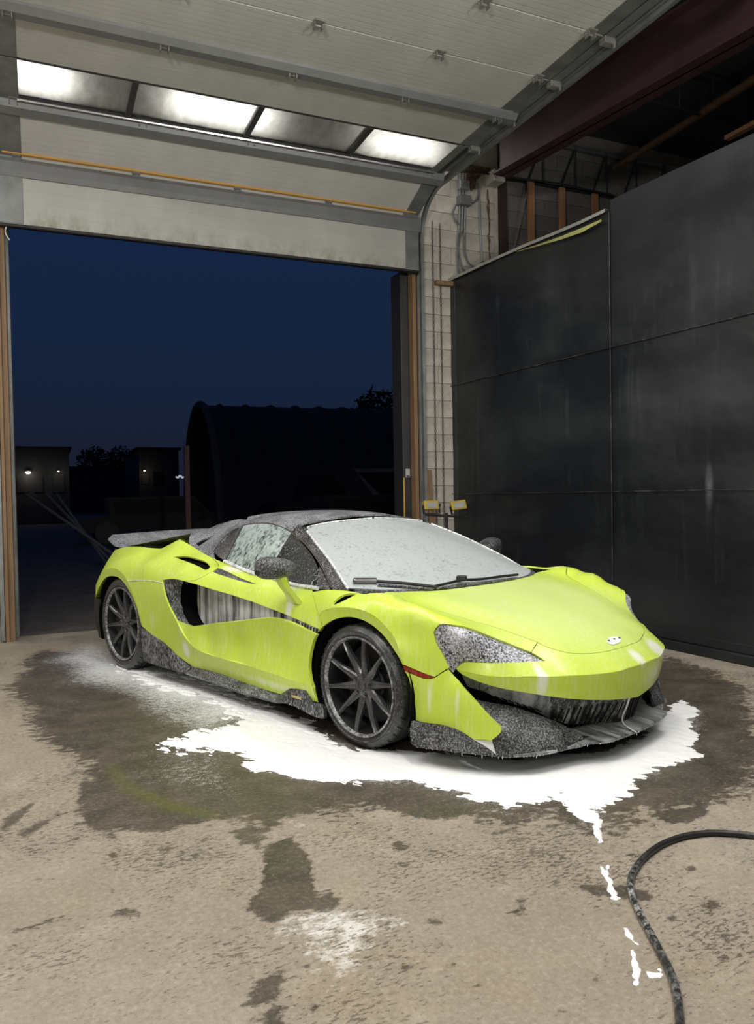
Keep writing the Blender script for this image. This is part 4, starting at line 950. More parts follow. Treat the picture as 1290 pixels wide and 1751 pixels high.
# struts: hat sections across the door; amber seal strip showing at the lowest joint
def strut(i, z, k=1., m=MT['strut']):
    a, b = JT[i], JT[i+1]
    mb = MB().prism([(-.025, z-.115), (-.025-.02*k, z-.11), (-.025-.06*k, z-.065), (-.025-.06*k, z+.015), (-.025-.02*k, z+.055), (-.025, z+.06)], XL-.03, XR+.02, 'x')
    put(mb, 'strut', m, a, b)
strut(0, .545, .55); strut(1, local(*JT[1:3])[1]-.05); strut(4, -.03+.10)
put(MB().box((1.86, -.050, .640), (XR-XL-.1, .05, .026), None, .004), 'seal_strip', MT['seal'], JT[0], JT[1])
put(MB().box((1.86, 0, -.012), (XR-XL, .06, .03), None, .008), 'bottom_seal', MT['black'], JT[0], JT[1])
hg = None
for i in (1, 2, 4, 5, 6):
    for x in HX:
        zo, yo_ = (.05, -.10) if i in (4,) else (.0, -.055)
        mb = MB().box((x, -.032, zo+.02), (.075, .014, .06), None, .003).box((x-.03, yo_/2-.02, zo), (.008, -yo_, .05)).box((x+.03, yo_/2-.02, zo), (.008, -yo_, .05)).tube([(x-.045, yo_*.8, zo-.01), (x+.045, yo_*.8, zo-.01)], .009, 8)
        put(mb, 'hinge', MT['hinge'], JT[i], JT[i+1] if i+1 < len(JT) else JT[i])
# tracks: vertical leg, bend, horizontal run back into the room
def track(x, s):
    p = [(x, YD+.02, .02), (x, YD+.02, 2), (x, YD+.02, 4.15)] + [(x, YD-.48+.50*math.cos(t), 4.20+.49*math.sin(t)) for t in np.linspace(.1, math.pi/2, 9)] + [(x, 6.5, 4.69), (x, 5, 4.69), (x, 3.6, 4.69)]
    rows = []
    for k, q in enumerate(p):
        t = Vector(p[min(k+1, len(p)-1)])-Vector(p[max(k-1, 0)]); t.normalize(); nrm = Vector((0, -t.z, t.y))   # towards the room / down
        q = Vector(q); X = Vector((s, 0, 0))
        rows.append([q+X*.0-nrm*.03, q+X*.035-nrm*.03, q+X*.035+nrm*.035, q+X*.0+nrm*.035, q+X*.004+nrm*.031, q+X*.031+nrm*.031, q+X*.031-nrm*.026, q+X*.0-nrm*.026, q+X*.0-nrm*.03])
    o = grid_mb(rows).build('door_track', MT['galv'], None, 30); return dchild(o)
track(4.055, 1); track(-.335, -1)
dchild(MB().bar((4.03, 3.6, 4.735), (4.03, 7.15, 4.735), .10, .006).build('track_web', MT['galv'], None))
for x, w in ((4.13, .05),):                      # angle iron carrying the horizontal track
    dchild(MB().bar((x, 3.6, 4.72), (x, 7.4, 4.72), .06, .008).bar((x+.03, 3.6, 4.76), (x+.03, 7.4, 4.76), .008, .09).build('track_angle', MT['strut'], None))
for y in (4.62, 5.28, 5.95, 6.56):
    dchild(MB().box((4.03, y, 4.715), (.12, .07, .05), None, .006).box((4.06, y-.03, 4.70), (.02, .02, .09), None, .003).build('roller_bracket', MT['hinge'], None))

# ------------------------------------------------------------------ garage: walls, column, jambs
def struct(name, mb, m, smooth=0): return tag(mb.build(name, m, None, smooth), kind='structure')
# end wall beside the opening, right of the door: stacked painted blocks
mw = MB().box((4.62, 8.02, 2.97), (1.10, .22, 5.94)); wallb = struct('wall_back', mw, MT['block'])
bl = {}
def block(x0, x1, z0, z1, y=7.905, m=MT['block'], parent=None, d=.02):
    key = (round(x1-x0, 3), round(z1-z0, 3), m.name)
    if key not in bl: bl[key] = MB().box((0, 0, 0), (x1-x0-.004, d, z1-z0-.004), None, .003).build('block', m, parent)
    o = bl[key]
    if o.get('used'): o = link_mesh('block', o.data, parent)
    else: o['used'] = 1
    o.location = (((x0+x1)/2, y, (z0+z1)/2)); return o
for c in range(26):
    z0 = c*.2; xs = [4.075, 4.30, 4.70, 5.10] if c % 2 else [4.075, 4.50, 4.90, 5.10]
    for x0, x1 in zip(xs, xs[1:]): block(x0, x1, z0, z0+.2, y=7.90+random.uniform(-.002, .002), parent=wallb)
for o in wallb.children: o.pop('used', None) if 'used' in o else None
# bearing block and crumbled patch at the head of the column
MB().box((5.06, 7.80, 5.06), (.16, .22, .14), None, .01).build('bearing_block', MT['block'], wallb)
pts = [(4.55+.5*t+random.uniform(-.02, .02), 5.20-(.05+.22*math.exp(-((t-.45)/.22)**2))*random.uniform(.7, 1.15)) for t in np.linspace(0, 1, 14)]
MB().prism(pts+[(5.05, 5.21), (4.55, 5.21)], 7.872, 7.895, 'y').build('crumbled_patch', MT['rust'], wallb)
MB().tube([(5.02+random.uniform(-.012, .012), 7.885, z) for z in np.arange(3.95, 5.0, .05)], [random.uniform(.008, .018) for _ in np.arange(3.95, 5.0, .05)], 6).build('crack', MT['rust'], wallb)
# wall further right: bare block in the dark
mw = MB().box((7.2, 8.14, 3.0), (4.2, .2, 6.0)); wr2 = struct('wall_back_bare', mw, MT['mortar']); wr2.name = 'wall_far'
for c in range(16, 29):
    for k in range(6):
        x0 = 5.14+k*.4+(.2 if c % 2 else 0); block(x0, x0+.4, c*.2, c*.2+.2, 8.03, MT['greyblock'], wr2)
for o in wr2.children: o.pop('used', None) if 'used' in o else None
# left of the door
mw = MB().box((-1.95, 8.02, 2.97), (3.14, .22, 5.94)); wl = struct('wall_left_front', mw, MT['block']); wl.name = 'wall_front'
struct('wall_header', MB().box((1.86, 8.02, 5.07), (4.45, .22, 1.74)), MT['block'])
struct('wall_left', MB().box((-3.6, 1.0, 2.95), (.2, 14.2, 5.9)), MT['block'])
struct('wall_rear', MB().box((1.5, -6.0, 2.95), (10.4, .2, 5.9)), MT['block'])
struct('wall_side', MB().box((9.25, 1.0, 2.95), (.2, 14.2, 5.9)), MT['deck'])
struct('ceiling', MB().box((3.0, 1.05, 6.0), (13.4, 14.3, .12)), MT['deck'])
# jambs: timber on both sides, dark steel post outside on the right, with tag and yellow edge strip
struct('trim_1', MB().box((4.005, 7.955, 1.95), (.045, .12, 3.9), None, .004), MT['wood'])
struct('trim_2', MB().box((-.275, 7.93, 2.0), (.05, .14, 4.0), None, .004).box((-.315, 7.84, 2.0), (.03, .04, 4.0)), MT['wood'])
post = struct('trim_3', MB().box((3.945, 8.16, 1.95), (.11, .26, 3.9), None, .006), MT['dark_steel'])
struct('trim_4', MB().box((-.245, 8.12, 2.0), (.05, .2, 4.0), None, .004), MT['galv'])
tg = MB().box((3.945, 8.022, 1.555), (.055, .006, .10), None, .001).build('notice_tag', plain('pale_notice', (.42, .43, .41), .5), None)
tag(tg, 'small pale notice card fixed to the dark door post', 'notice')
MB().box((3.945, 8.017, 1.518), (.04, .004, .014)).build('print_band', MT['dark_steel'], tg)
ys = MB().box((3.893, 8.02, 1.19), (.016, .012, .62), None, .003).build('edge_strip', plain('amber_reflective_strip', (.62, .36, .05), .4), None)
tag(ys, 'thin amber strip down the edge of the dark door post', 'strip')

# ------------------------------------------------------------------ right-hand wall of black sheets
WR = tag(MB().box((4.6, -.055, 1.87), (9.2, .10, 3.74)).build('wall_right', MT['dark_steel'], None), 'wall clad in scuffed black sheets beside the car', 'wall', kind='structure')
WR.location = (W0[0], W0[1], 0); WR.rotation_euler = (0, 0, wrz)
sgn = 1 if (np.array([-wdir[1], wdir[0]])@wn) > 0 else -1   # local y that faces the room
for v in WR.data.vertices: v.co.y *= sgn
WR.data.flip_normals() if sgn < 0 else None
xs_ = wall_pt(1049, 600)[0]; x_s0 = wall_pt(785, 700)[0]; xl = wall_pt(760, 600)[0]
zt = [wall_pt(*p) for p in ((761, 487), (800, 470), (850, 447), (900, 425), (950, 405), (1000, 384), (1042, 364))]
zu = [wall_pt(1046, 343), wall_pt(1160, 290), wall_pt(1290, 230)]
z1, z2 = 1.30, 2.575
def sheet(x0, x1, zlo, zhi, amp, seed, th=.012):
    """wavy sheet; zlo, zhi are heights or functions of x"""
    rs = np.random.RandomState(seed); nx, nz = 24, 16; V = []; f = lambda z, x: z(x) if callable(z) else z
    ph = rs.uniform(0, 6, 6)
    for i in range(nx+1):
        for j in range(nz+1):
            x = x0+(x1-x0)*i/nx; a = f(zlo, x); b = f(zhi, x); z = a+(b-a)*j/nz
            w = amp*(math.sin(x*2.1+ph[0])*math.sin(z*1.7+ph[1])+.6*math.sin(x*4.3+ph[2]+z)*math.sin(z*3.1+ph[3])+.3*math.sin(z*9+ph[4])*math.sin(x*2+ph[5]))
            e = min(1, min(i, nx-i, j, nz-j)/2.)
            V.append((x, sgn*(th+w*e+amp), z))
    n = nz+1; Fc = [(i*n+j, (i+1)*n+j, (i+1)*n+j+1, i*n+j+1) for i in range(nx) for j in range(nz)]
    k = len(V); V2 = [(x, sgn*.001, z) for x, y, z in V]; bd = [i*n for i in range(nx+1)]+[nx*n+j for j in range(1, n)]+[i*n+nz for i in range(nx-1, -1, -1)]+[j for j in range(nz-1, 0, -1)]
    m = {q: k+a for a, q in enumerate(bd)}; V += [V2[q] for q in bd]
    Fc += [(bd[a], bd[(a+1) % len(bd)], m[bd[(a+1) % len(bd)]], m[bd[a]]) for a in range(len(bd))]
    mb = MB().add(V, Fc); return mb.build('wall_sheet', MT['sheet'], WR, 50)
zti = lambda x: float(np.interp(x, [p[0] for p in zt], [p[1] for p in zt])); zui = lambda x: float(np.interp(x, [p[0] for p in zu], [p[1] for p in zu]))
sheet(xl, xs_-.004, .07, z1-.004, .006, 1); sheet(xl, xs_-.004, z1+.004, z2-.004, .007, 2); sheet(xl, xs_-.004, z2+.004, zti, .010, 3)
for k, x0 in enumerate((xs_, xs_+2.44, xs_+4.88)):
    x1 = x0+2.436
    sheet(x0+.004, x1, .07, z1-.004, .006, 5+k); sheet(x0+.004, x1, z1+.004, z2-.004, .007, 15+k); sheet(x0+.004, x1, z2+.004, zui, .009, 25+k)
MB().box((4.3, sgn*.03, .04), (8.6, .05, .075), None, .008).box((4.3, sgn*.012, .115), (8.6, .025, .07), None, .004).build('kick_strip', MT['sheet'], WR)
q = NM('scuffed_sheet_seam'); n = q.ramp(q.noise(q.coord((1, 1, 1)), 5, 6, .7), (.46, 0.), (.72, 1.)); q.set(Base_Color=q.mix(n, (.010, .0115, .0145), (.11, .12, .12)), Roughness=.5); MT['seam'] = q.m
for (x0, x1, z) in ((xl, 8.6, z1), (xl, 8.6, z2)): MB().box(((x0+x1)/2, sgn*.036, z), (x1-x0, .006, .008), None, .002).build('sheet_seam', MT['seam'], WR)
for x in (xs_, x_s0): MB().box((x, sgn*.036, 1.92), (.008, .006, 3.7), None, .002).build('sheet_seam', MT['seam'], WR)
lip = plain('pale_grey_cap', (.33, .33, .31), .6)
cap = MB()
rows = [[(x, sgn*.05, z+.0) for x, z in zt], [(x, sgn*.05, z+.03) for x, z in zt], [(x, sgn*-.06, z+.035) for x, z in zt], [(x, sgn*-.06, z-.02) for x, z in zt]]
grid_mb(rows).build('wall_cap', lip, WR, 30)
ypts = [wall_pt(*p) for p in ((893, 431), (930, 419), (970, 405), (1005, 391), (1039, 376))]; yb = [wall_pt(*p) for p in ((893, 432), (930, 422), (970, 411), (1005, 399), (1039, 380))]
st = grid_mb([[(x, sgn*.062, z) for x, z in ypts], [(x, sgn*.075, (z+w)/2) for (x, z), (_, w) in zip(ypts, yb)], [(x, sgn*.066, z) for x, z in yb]]).build('strap', plain('pale_yellow_strap', (.55, .56, .20), .5), None, 30)
st.matrix_world = Matrix.Translation((W0[0], W0[1], 0)) @ Matrix.Rotation(wrz, 4, 'Z'); tag(st, 'pale yellow strap sagging along the top of the black wall', 'strap')
p = room(752, 484, y=7.85); lb_ = MB().box((p[0]+.06, 7.86, p[2]), (.22, .09, .05), None, .004).build('timber_offcut', MT['wood'], None); tag(lb_, 'brown timber offcut on the column at the black wall corner', 'timber')

# ------------------------------------------------------------------ roof steel over the wall
bx0, bx1 = room(867, 291, z=4.75), room(1290, 53.5, z=4.75); bd = (bx1-bx0)[:2]; bd /= np.linalg.norm(bd)
pa = bx0[:2]-bd*.10; pb = bx0[:2]+bd*8
def ibeam(a, b, z0, z1, w, m, name):
    a, b = Vector((*a, 0)), Vector((*b, 0)); mb = MB(); t = .02
    for z, ww, h in ((z0+t/2, w, t), (z1-t/2, w, t), ((z0+z1)/2, .014, z1-z0)):
        mb.bar(a+Vector((0, 0, z)), b+Vector((0, 0, z)), ww, h)
    return mb.build(name, m, None)
nb = np.array([bd[1], -bd[0]]); nb = nb if nb[0] > 0 else -nb
ib = ibeam(pa+nb*.0, pb+nb*.0, 4.72, 5.22, .22, MT['beam'], 'steel_beam'); tag(ib, 'dark red steel beam running above the door track', 'beam')
def joist(y, x0, x1, z0, z1, label, m=MT['dark_steel'], bright=False):
    e_ = empty('bar_joist', (x0, y, z0)); tag(e_, label, 'joist', 'bar joists under the roof deck'); L = x1-x0; h = z1-z0
    MB().bar((0, -.025, 0), (L, -.025, 0), .04, .006).bar((0, -.004, .02), (L, -.004, .02), .006, .04).build('bottom_chord', m, e_)
    MB().bar((0, -.025, h), (L, -.025, h), .05, .006).bar((0, -.004, h-.02), (L, -.004, h-.02), .006, .04).build('top_chord', MT['alu'] if bright else m, e_)
    n = int(L/.5); 
    for k in range(n):
        xa, xb, xc = k*.5, k*.5+.25, k*.5+.5
        MB().tube([(xa, -.012, 0), (xb, -.012, h)], .009, 6).build('web', m, e_); MB().tube([(xb, -.012, h), (xb, -.012, 0)], .009, 6).build('web', m, e_)
    return e_
j0, j1 = room(842, 292, y=7.98), room(1052, 336, y=7.98)
joist(7.98, 5.15, 9.2, 5.16, 5.72, 'bar joist against the bare block wall above the studs', bright=True)
joist(6.3, 5.2, 9.2, 5.42, 5.9, 'bar joist crossing the dark roof in front of the block wall')
pp = [room(1052, 288, z=5.45), room(1290, 136, z=5.45)]
pi = MB().tube([pp[0], pp[0]+(pp[1]-pp[0])*2.2], .045, 12).build('roof_pipe', plain('rusty_brown_pipe', (.15, .085, .045), .6), None, 40); tag(pi, 'rusty brown pipe running under the dark roof', 'pipe')
q0, q1 = room(1243, 237, z=5.3), room(1290, 212, z=5.3)
tb_ = MB().bar(q0, q0+(q1-q0)*6, .08, .05, bevel=.004).build('roof_timber', MT['stud'], None); tag(tb_, 'orange brown timber showing above the black wall at right', 'timber')
for k, (pa_, pb_) in enumerate((((908, 310), (905, 424)), ((961, 321), (960, 402)), ((1018, 332), (1015, 376)))):
    a = room(*pa_, y=7.93); b = room(*pb_, y=7.93)
    s_ = MB().box((a[0], 7.93, (a[2]+b[2])/2-.1), (.085, .04, a[2]-b[2]+.2), None, .003).build('pine_stud', MT['stud'], None)
    tag(s_, ('pine stud nearest the painted column, against bare block', 'middle pine stud of the three against the bare block', 'short pine stud farthest from the painted column')[k], 'stud', 'pine studs against the bare block wall')
a, b = room(905, 312, y=7.88), room(876, 439, y=7.88)
gw = MB().tube([a, b], .006, 6).build('guy_wire', MT['galv'], None, 40); tag(gw, 'thin bright wire slanting from the joist to the wall cap', 'wire')
cs = MB().box((5.24, 7.98, 2.6), (.12, .14, 5.2)).build('steel_column', plain('dark_brown_column', (.035, .022, .018), .6), None); tag(cs, 'dark brown steel column beside the painted block pillar', 'column')

# ------------------------------------------------------------------ wiring on the column
Yc = 7.885
def cpt(px, py, y=Yc): return room(px, py, y=y)
def zp(zx, zy): return 690+zx/3.225, 120+zy/3.225
eb = empty('electrical_box', tuple(cpt(*zp(320, 640)))); tag(eb, 'grey junction box with conduits high on the painted column', 'junction box')
def ebc(mb, name, m, s=0):
    o = mb.build(name, m, None, s); o.parent = eb; o.matrix_parent_inverse = Matrix.Translation(-Vector(eb.location)); return o
def rect(za, zb, dep, y=Yc): 
    a, b = cpt(*zp(*za)), cpt(*zp(*zb)); return MB().box(((a[0]+b[0])/2, y-dep/2, (a[2]+b[2])/2), (abs(b[0]-a[0]), dep, abs(a[2]-b[2])), None, .006)
ebc(rect((296, 612), (352, 672), .07), 'upper_box', MT['conduit']); ebc(rect((292, 696), (356, 760), .09), 'lower_box', MT['cable'])
for x0, x1 in ((312, 306), (330, 322), (342, 338)):
    ebc(MB().tube([cpt(*zp(x0, 570), y=Yc-.03), cpt(*zp(x0, 700), y=Yc-.03), cpt(*zp(x1, 900), y=Yc-.03)], .011, 8), 'conduit', MT['conduit'], 40)
for pts in ([(306, 900), (300, 960), (318, 1060), (335, 1105), (370, 1115), (395, 1095)], [(338, 900), (340, 1000), (360, 1060), (390, 1085), (430, 1085)], [(330, 870), (312, 930), (300, 1010), (302, 1080), (310, 1140)], [(292, 740), (275, 790), (290, 830), (306, 850)], [(356, 740), (395, 725), (415, 690), (420, 665)]):
    ebc(MB().tube([cpt(*zp(*q), y=Yc-.035) for q in catmull(pts, n=20)], .010, 8), 'cable', MT['cable'], 40)
ebc(MB().tube([cpt(*zp(420, 600), y=Yc-.03), cpt(*zp(424, 850), y=Yc-.03), cpt(*zp(436, 1070), y=Yc-.03)], .010, 8), 'conduit', MT['conduit'], 40)
ebc(rect((424, 1058), (456, 1084), .05), 'outlet_box', MT['cable'])
cd = MB().tube([cpt(*zp(340, 552), y=7.80), cpt(*zp(480, 575), y=7.80), cpt(*zp(860, 625), y=7.86), cpt(*zp(1160, 690), y=7.86)], .012, 8).build('angle_rail', MT['dark_steel'], None, 40); tag(cd, 'dark steel rail running from the column above the studs', 'rail')
# hoist chains beside the right track
def chain(x, y, z0, z1, label):
    mb = MB(); n = int((z1-z0)/.036); pr = [(.010*math.cos(t), .018*math.sin(t)) for t in np.linspace(0, 2*math.pi, 9)[:-1]]
    for k in range(n):
        z = z0+k*.036
        pts = [(x+(a if k % 2 else 0), y+(0 if k % 2 else a), z+b) for a, b in pr]
        mb.tube(pts+pts[:1], .0035, 4, False)
    o = mb.build('hoist_chain', MT['dark_steel'], None); o['kind'] = 'stuff'; return tag(o, label, 'chain')
chain(4.235, 7.86, .35, 4.5, 'hoist chain hanging nearest the door track'); chain(4.335, 7.86, .3, 4.5, 'hoist chain hanging nearest the black wall')
bp = room(760, 868, y=7.6); wp = MB().bar((bp[0]-.03, 7.74, .0), (bp[0]-.06, 7.86, 1.58), .075, .03, (0, 1, 0), .003).build('wooden_plank', MT['wood'], None); tag(wp, 'pale wooden plank leaning on the column behind the work lights', 'plank')
# ------------------------------------------------------------------ floor: slab, wet marks and foam
def fbm(x, y, sc, oct_=5, seed=0, gain=.55):
    out = np.zeros_like(x); amp = 1; tot = 0
    for o in range(oct_):
        rs = np.random.RandomState(seed*31+o); g = rs.rand(256, 256)
        X = x*sc*2**o+seed*7.3; Y = y*sc*2**o+seed*3.1; i = np.floor(X).astype(int); j = np.floor(Y).astype(int); u = X-i; v = Y-j
        u = u*u*(3-2*u); v = v*v*(3-2*v)
        G = lambda a, b: g[a % 256, b % 256]
        out += amp*((G(i, j)*(1-u)+G(i+1, j)*u)*(1-v)+(G(i, j+1)*(1-u)+G(i+1, j+1)*u)*v); tot += amp; amp *= gain
    return out/tot
def gp(pts): return np.array([room(*p, z=0)[:2] for p in pts])
def sdf(pts, X, Y, soft):                        # 0.5 on the outline, rising inwards over the softness (metres)
    P = gp(pts); q = np.stack([X.ravel(), Y.ravel()], 1); lo, hi = P.min(0)-soft*1.2, P.max(0)+soft*1.2
    d = np.full(len(q), -1e3); k = np.all((q > lo) & (q < hi), 1)
    if k.any():
        dd = segdist(P, q[k]); ins = inside(P, q[k]); d[k] = np.where(ins, dd, -dd)
    return np.clip(.5+d.reshape(X.shape)/(2*soft), 0, 1)
# rich outline of the suds around the car (picture positions), inner side runs under the car
SUDS = [(205, 1150), (262, 1166), (330, 1190), (390, 1208), (400, 1236), (350, 1248), (318, 1262), (296, 1276), (330, 1286), (400, 1284), (440, 1306), (500, 1326), (560, 1334), (620, 1344), (690, 1348), (742, 1354),
    (790, 1370), (836, 1384), (868, 1396), (884, 1392), (902, 1380), (930, 1372), (960, 1364), (985, 1374), (996, 1392), (1008, 1404), (1024, 1408), (1042, 1396), (1046, 1376), (1072, 1350), (1120, 1334), (1134, 1322), (1132, 1312), (1164, 1304), (1184, 1294), (1190, 1272), (1200, 1240), (1196, 1216), (1168, 1200),
    (1120, 1246), (1040, 1284), (900, 1304), (760, 1296), (620, 1284), (545, 1240), (420, 1190), (300, 1152), (235, 1142), (200, 1138)]
FUZZ = [(90, 1130), (130, 1160), (220, 1185), (300, 1220), (330, 1265), (400, 1240), (430, 1250), (520, 1240), (420, 1185), (300, 1140), (200, 1120), (140, 1100)]
TRICK = [[(1014, 1400), (1034, 1400), (1030, 1422), (1036, 1440), (1022, 1446), (1012, 1424)], [(1028, 1478), (1036, 1488), (1042, 1470), (1048, 1476), (1048, 1500), (1056, 1520), (1058, 1534), (1072, 1540), (1060, 1544), (1044, 1542), (1036, 1522), (1030, 1496)],
    [(1066, 1578), (1078, 1588), (1100, 1614), (1098, 1620), (1078, 1612), (1068, 1594)], [(1078, 1622), (1090, 1622), (1102, 1660), (1100, 1692), (1084, 1698), (1080, 1660)], [(1108, 1664), (1140, 1668), (1138, 1678), (1110, 1680)], [(1122, 1656), (1140, 1658), (1138, 1663), (1122, 1662)], [(1055, 1556), (1060, 1558), (1062, 1568), (1057, 1568)], [(1106, 1710), (1112, 1712), (1114, 1728), (1108, 1728)]]
WETS = [([(70, 1110), (20, 1170), (60, 1250), (150, 1300), (175, 1350), (140, 1400), (215, 1424), (300, 1400), (395, 1408), (430, 1440), (470, 1400), (620, 1390), (760, 1392), (860, 1412), (930, 1392), (980, 1402), (1060, 1410), (1150, 1380), (1230, 1376), (1290, 1330), (1290, 1180), (1150, 1120), (900, 1200), (400, 1150)], .30, 1.0),
    ([(445, 1450), (500, 1430), (535, 1470), (545, 1530), (590, 1536), (570, 1560), (510, 1556), (470, 1580), (425, 1560), (450, 1520), (450, 1480)], .05, 1.0),
    ([(440, 1660), (485, 1652), (490, 1690), (440, 1740), (470, 1760), (510, 1760), (505, 1700), (460, 1730), (415, 1715)], .04, .9),
    ([(0, 1400), (60, 1370), (50, 1390), (10, 1425), (0, 1420)], .03, .9), ([(20, 1425), (90, 1390), (120, 1385), (40, 1440)], .03, .8), ([(0, 1590), (60, 1580), (120, 1560), (122, 1570), (80, 1590), (0, 1600)], .03, .8),
    ([(210, 1430), (260, 1432), (330, 1460), (340, 1470), (300, 1462)], .025, .8), ([(980, 1516), (1030, 1508), (1060, 1512), (1110, 1520), (1112, 1536), (1080, 1540), (1010, 1534)], .03, .9),
    ([(865, 1536), (910, 1534), (905, 1550), (880, 1548)], .02, .8), ([(1198, 1538), (1250, 1534), (1250, 1552), (1210, 1556)], .03, .8), ([(1195, 1600), (1270, 1592), (1262, 1612), (1200, 1615)], .03, .8), ([(165, 1556), (240, 1545), (245, 1572), (170, 1576)], .02, .7), ([(310, 1615), (380, 1606), (378, 1632), (320, 1634)], .02, .6), ([(740, 1450), (800, 1440), (800, 1460), (760, 1470)], .02, .5), ([(1000, 1650), (1050, 1680), (1046, 1684), (1000, 1656)], .01, .8), ([(1120, 1385), (1200, 1376), (1215, 1390), (1180, 1408), (1130, 1404)], .04, 1.0)]
WETS += [([(150, 1330), (250, 1310), (330, 1330), (400, 1370), (350, 1404), (230, 1420), (140, 1404)], .12, 1.15), ([(690, 1360), (760, 1370), (850, 1400), (760, 1410), (640, 1392), (560, 1370)], .10, .9), ([(380, 1420), (430, 1410), (450, 1460), (410, 1450)], .06, .9)]
rs_ = np.random.RandomState(21)
for _ in range(46):                              # scattered splashes
    cx_, cy_ = rs_.uniform(20, 1270), rs_.uniform(1400, 1740); w_, h_ = rs_.uniform(6, 22), rs_.uniform(2.5, 7)
    WETS.append(([(cx_-w_, cy_), (cx_-w_*.3, cy_-h_), (cx_+w_*.6, cy_-h_*.7), (cx_+w_, cy_+h_*.3), (cx_, cy_+h_)], .03, .95))
DUSTS = [([(400, 1452), (430, 1430), (480, 1405), (560, 1380), (562, 1386), (484, 1412), (436, 1438), (404, 1460)], .03, .9), ([(450, 1500), (520, 1470), (640, 1540), (720, 1600), (640, 1700), (540, 1690), (470, 1600)], .3, .74), ([(500, 1560), (560, 1530), (640, 1560), (690, 1600), (650, 1640), (600, 1690), (560, 1680), (520, 1620), (470, 1590)], .16, 1.0), ([(430, 1420), (480, 1380), (560, 1400), (560, 1500), (480, 1480)], .12, .55), ([(1180, 1360), (1290, 1350), (1290, 1420), (1220, 1410)], .1, .3)]
GREEN = [([(196, 1304), (230, 1338), (290, 1372), (370, 1392), (372, 1400), (280, 1384), (220, 1352), (190, 1314)], .035, 1.0), ([(250, 1300), (420, 1310), (420, 1370), (300, 1370)], .2, .10)]

def floor_mat():
    q = NM('stained_concrete'); o = q.coord(); S = lambda n: q.math('SUBTRACT', n, .5)
    n1 = q.noise(o, .8, 5, .6); n2 = q.noise(o, 5, 7, .68); n3 = q.noise(o, 52, 5, .8); n4 = q.noise(q.coord((1, 1.7, 1), rot=(0, 0, .35)), 15, 8, .72); n5 = q.noise(o, 1.7, 4, .6, .8); n6 = q.noise(q.coord((1, 2.6, 1), rot=(0, 0, -.5)), 34, 4, .65)
    c = q.mix(q.ramp(n1, (.32, 0.), (.68, 1.)), (.290, .245, .185), (.370, .325, .262))
    c = q.mix(q.math('MULTIPLY', q.ramp(n5, (.52, 0.), (.72, 1.)), .55), c, (.32, .245, .145))          # rusty brown patches
    c = q.mix(q.math('MULTIPLY', q.ramp(n2, (.40, 0.), (.70, 1.)), .55), c, (.225, .195, .158))
    c = q.mix(q.math('MULTIPLY', q.ramp(n2, (.25, 1.), (.42, 0.)), .5), c, (.45, .405, .335))
    c = q.mix(q.math('MULTIPLY', q.ramp(n3, (.52, 0.), (.72, 1.)), .50), c, (.54, .49, .41))
    c = q.mix(q.math('MULTIPLY', q.ramp(n3, (.30, 1.), (.48, 0.)), .55), c, (.13, .110, .086))
    du = q.ramp(q.math('ADD', q.attr('dust'), q.math('ADD', q.math('MULTIPLY', S(n4), 1.5), q.math('MULTIPLY', S(n3), .5))), (.62, 0.), (.90, 1.))
    c = q.mix(q.math('MULTIPLY', du, .85), c, (.74, .72, .68))
    gr = q.math('MULTIPLY', q.attr('green'), q.ramp(n2, (.25, .4), (.7, 1.)))
    we = q.ramp(q.math('ADD', q.attr('wet'), q.math('ADD', q.math('MULTIPLY', S(n4), 1.15), q.math('MULTIPLY', S(n3), .35))), (.47, 0.), (.56, 1.))
    sp = q.ramp(q.math('ADD', q.math('MULTIPLY', q.noise(o, 2.0, 3), .55), n6), (.868, 0.), (.89, 1.))   # stray drops
    we = q.math('MAXIMUM', we, q.math('MULTIPLY', sp, .8))
    c = q.mix(q.math('MULTIPLY', q.math('MULTIPLY', we, q.ramp(n2, (.35, .74), (.65, .95))), q.ramp(n3, (.50, 1.), (.72, .62))), c, (.046, .037, .029))
    c = q.mix(q.math('MULTIPLY', gr, .6), c, (.15, .16, .02))
    fn = q.math('ADD', q.math('MULTIPLY', S(q.noise(q.coord((1, 1.5, 1), rot=(0, 0, .6)), 24, 6, .75)), 1.0), q.math('MULTIPLY', S(q.noise(o, 110, 3, .75)), 1.0))
    fo = q.ramp(q.math('ADD', q.attr('spray'), fn), (.52, 0.), (.92, 1.))
    c = q.mix(q.math('MULTIPLY', fo, .9), c, (.86, .88, .89))
    q.set(Base_Color=c, Roughness=q.math('SUBTRACT', .72, q.math('MULTIPLY', we, .34)))
    h = q.math('ADD', n3, q.math('MULTIPLY', n2, .6)); q.bump(h, .35, .006)
    return q.m
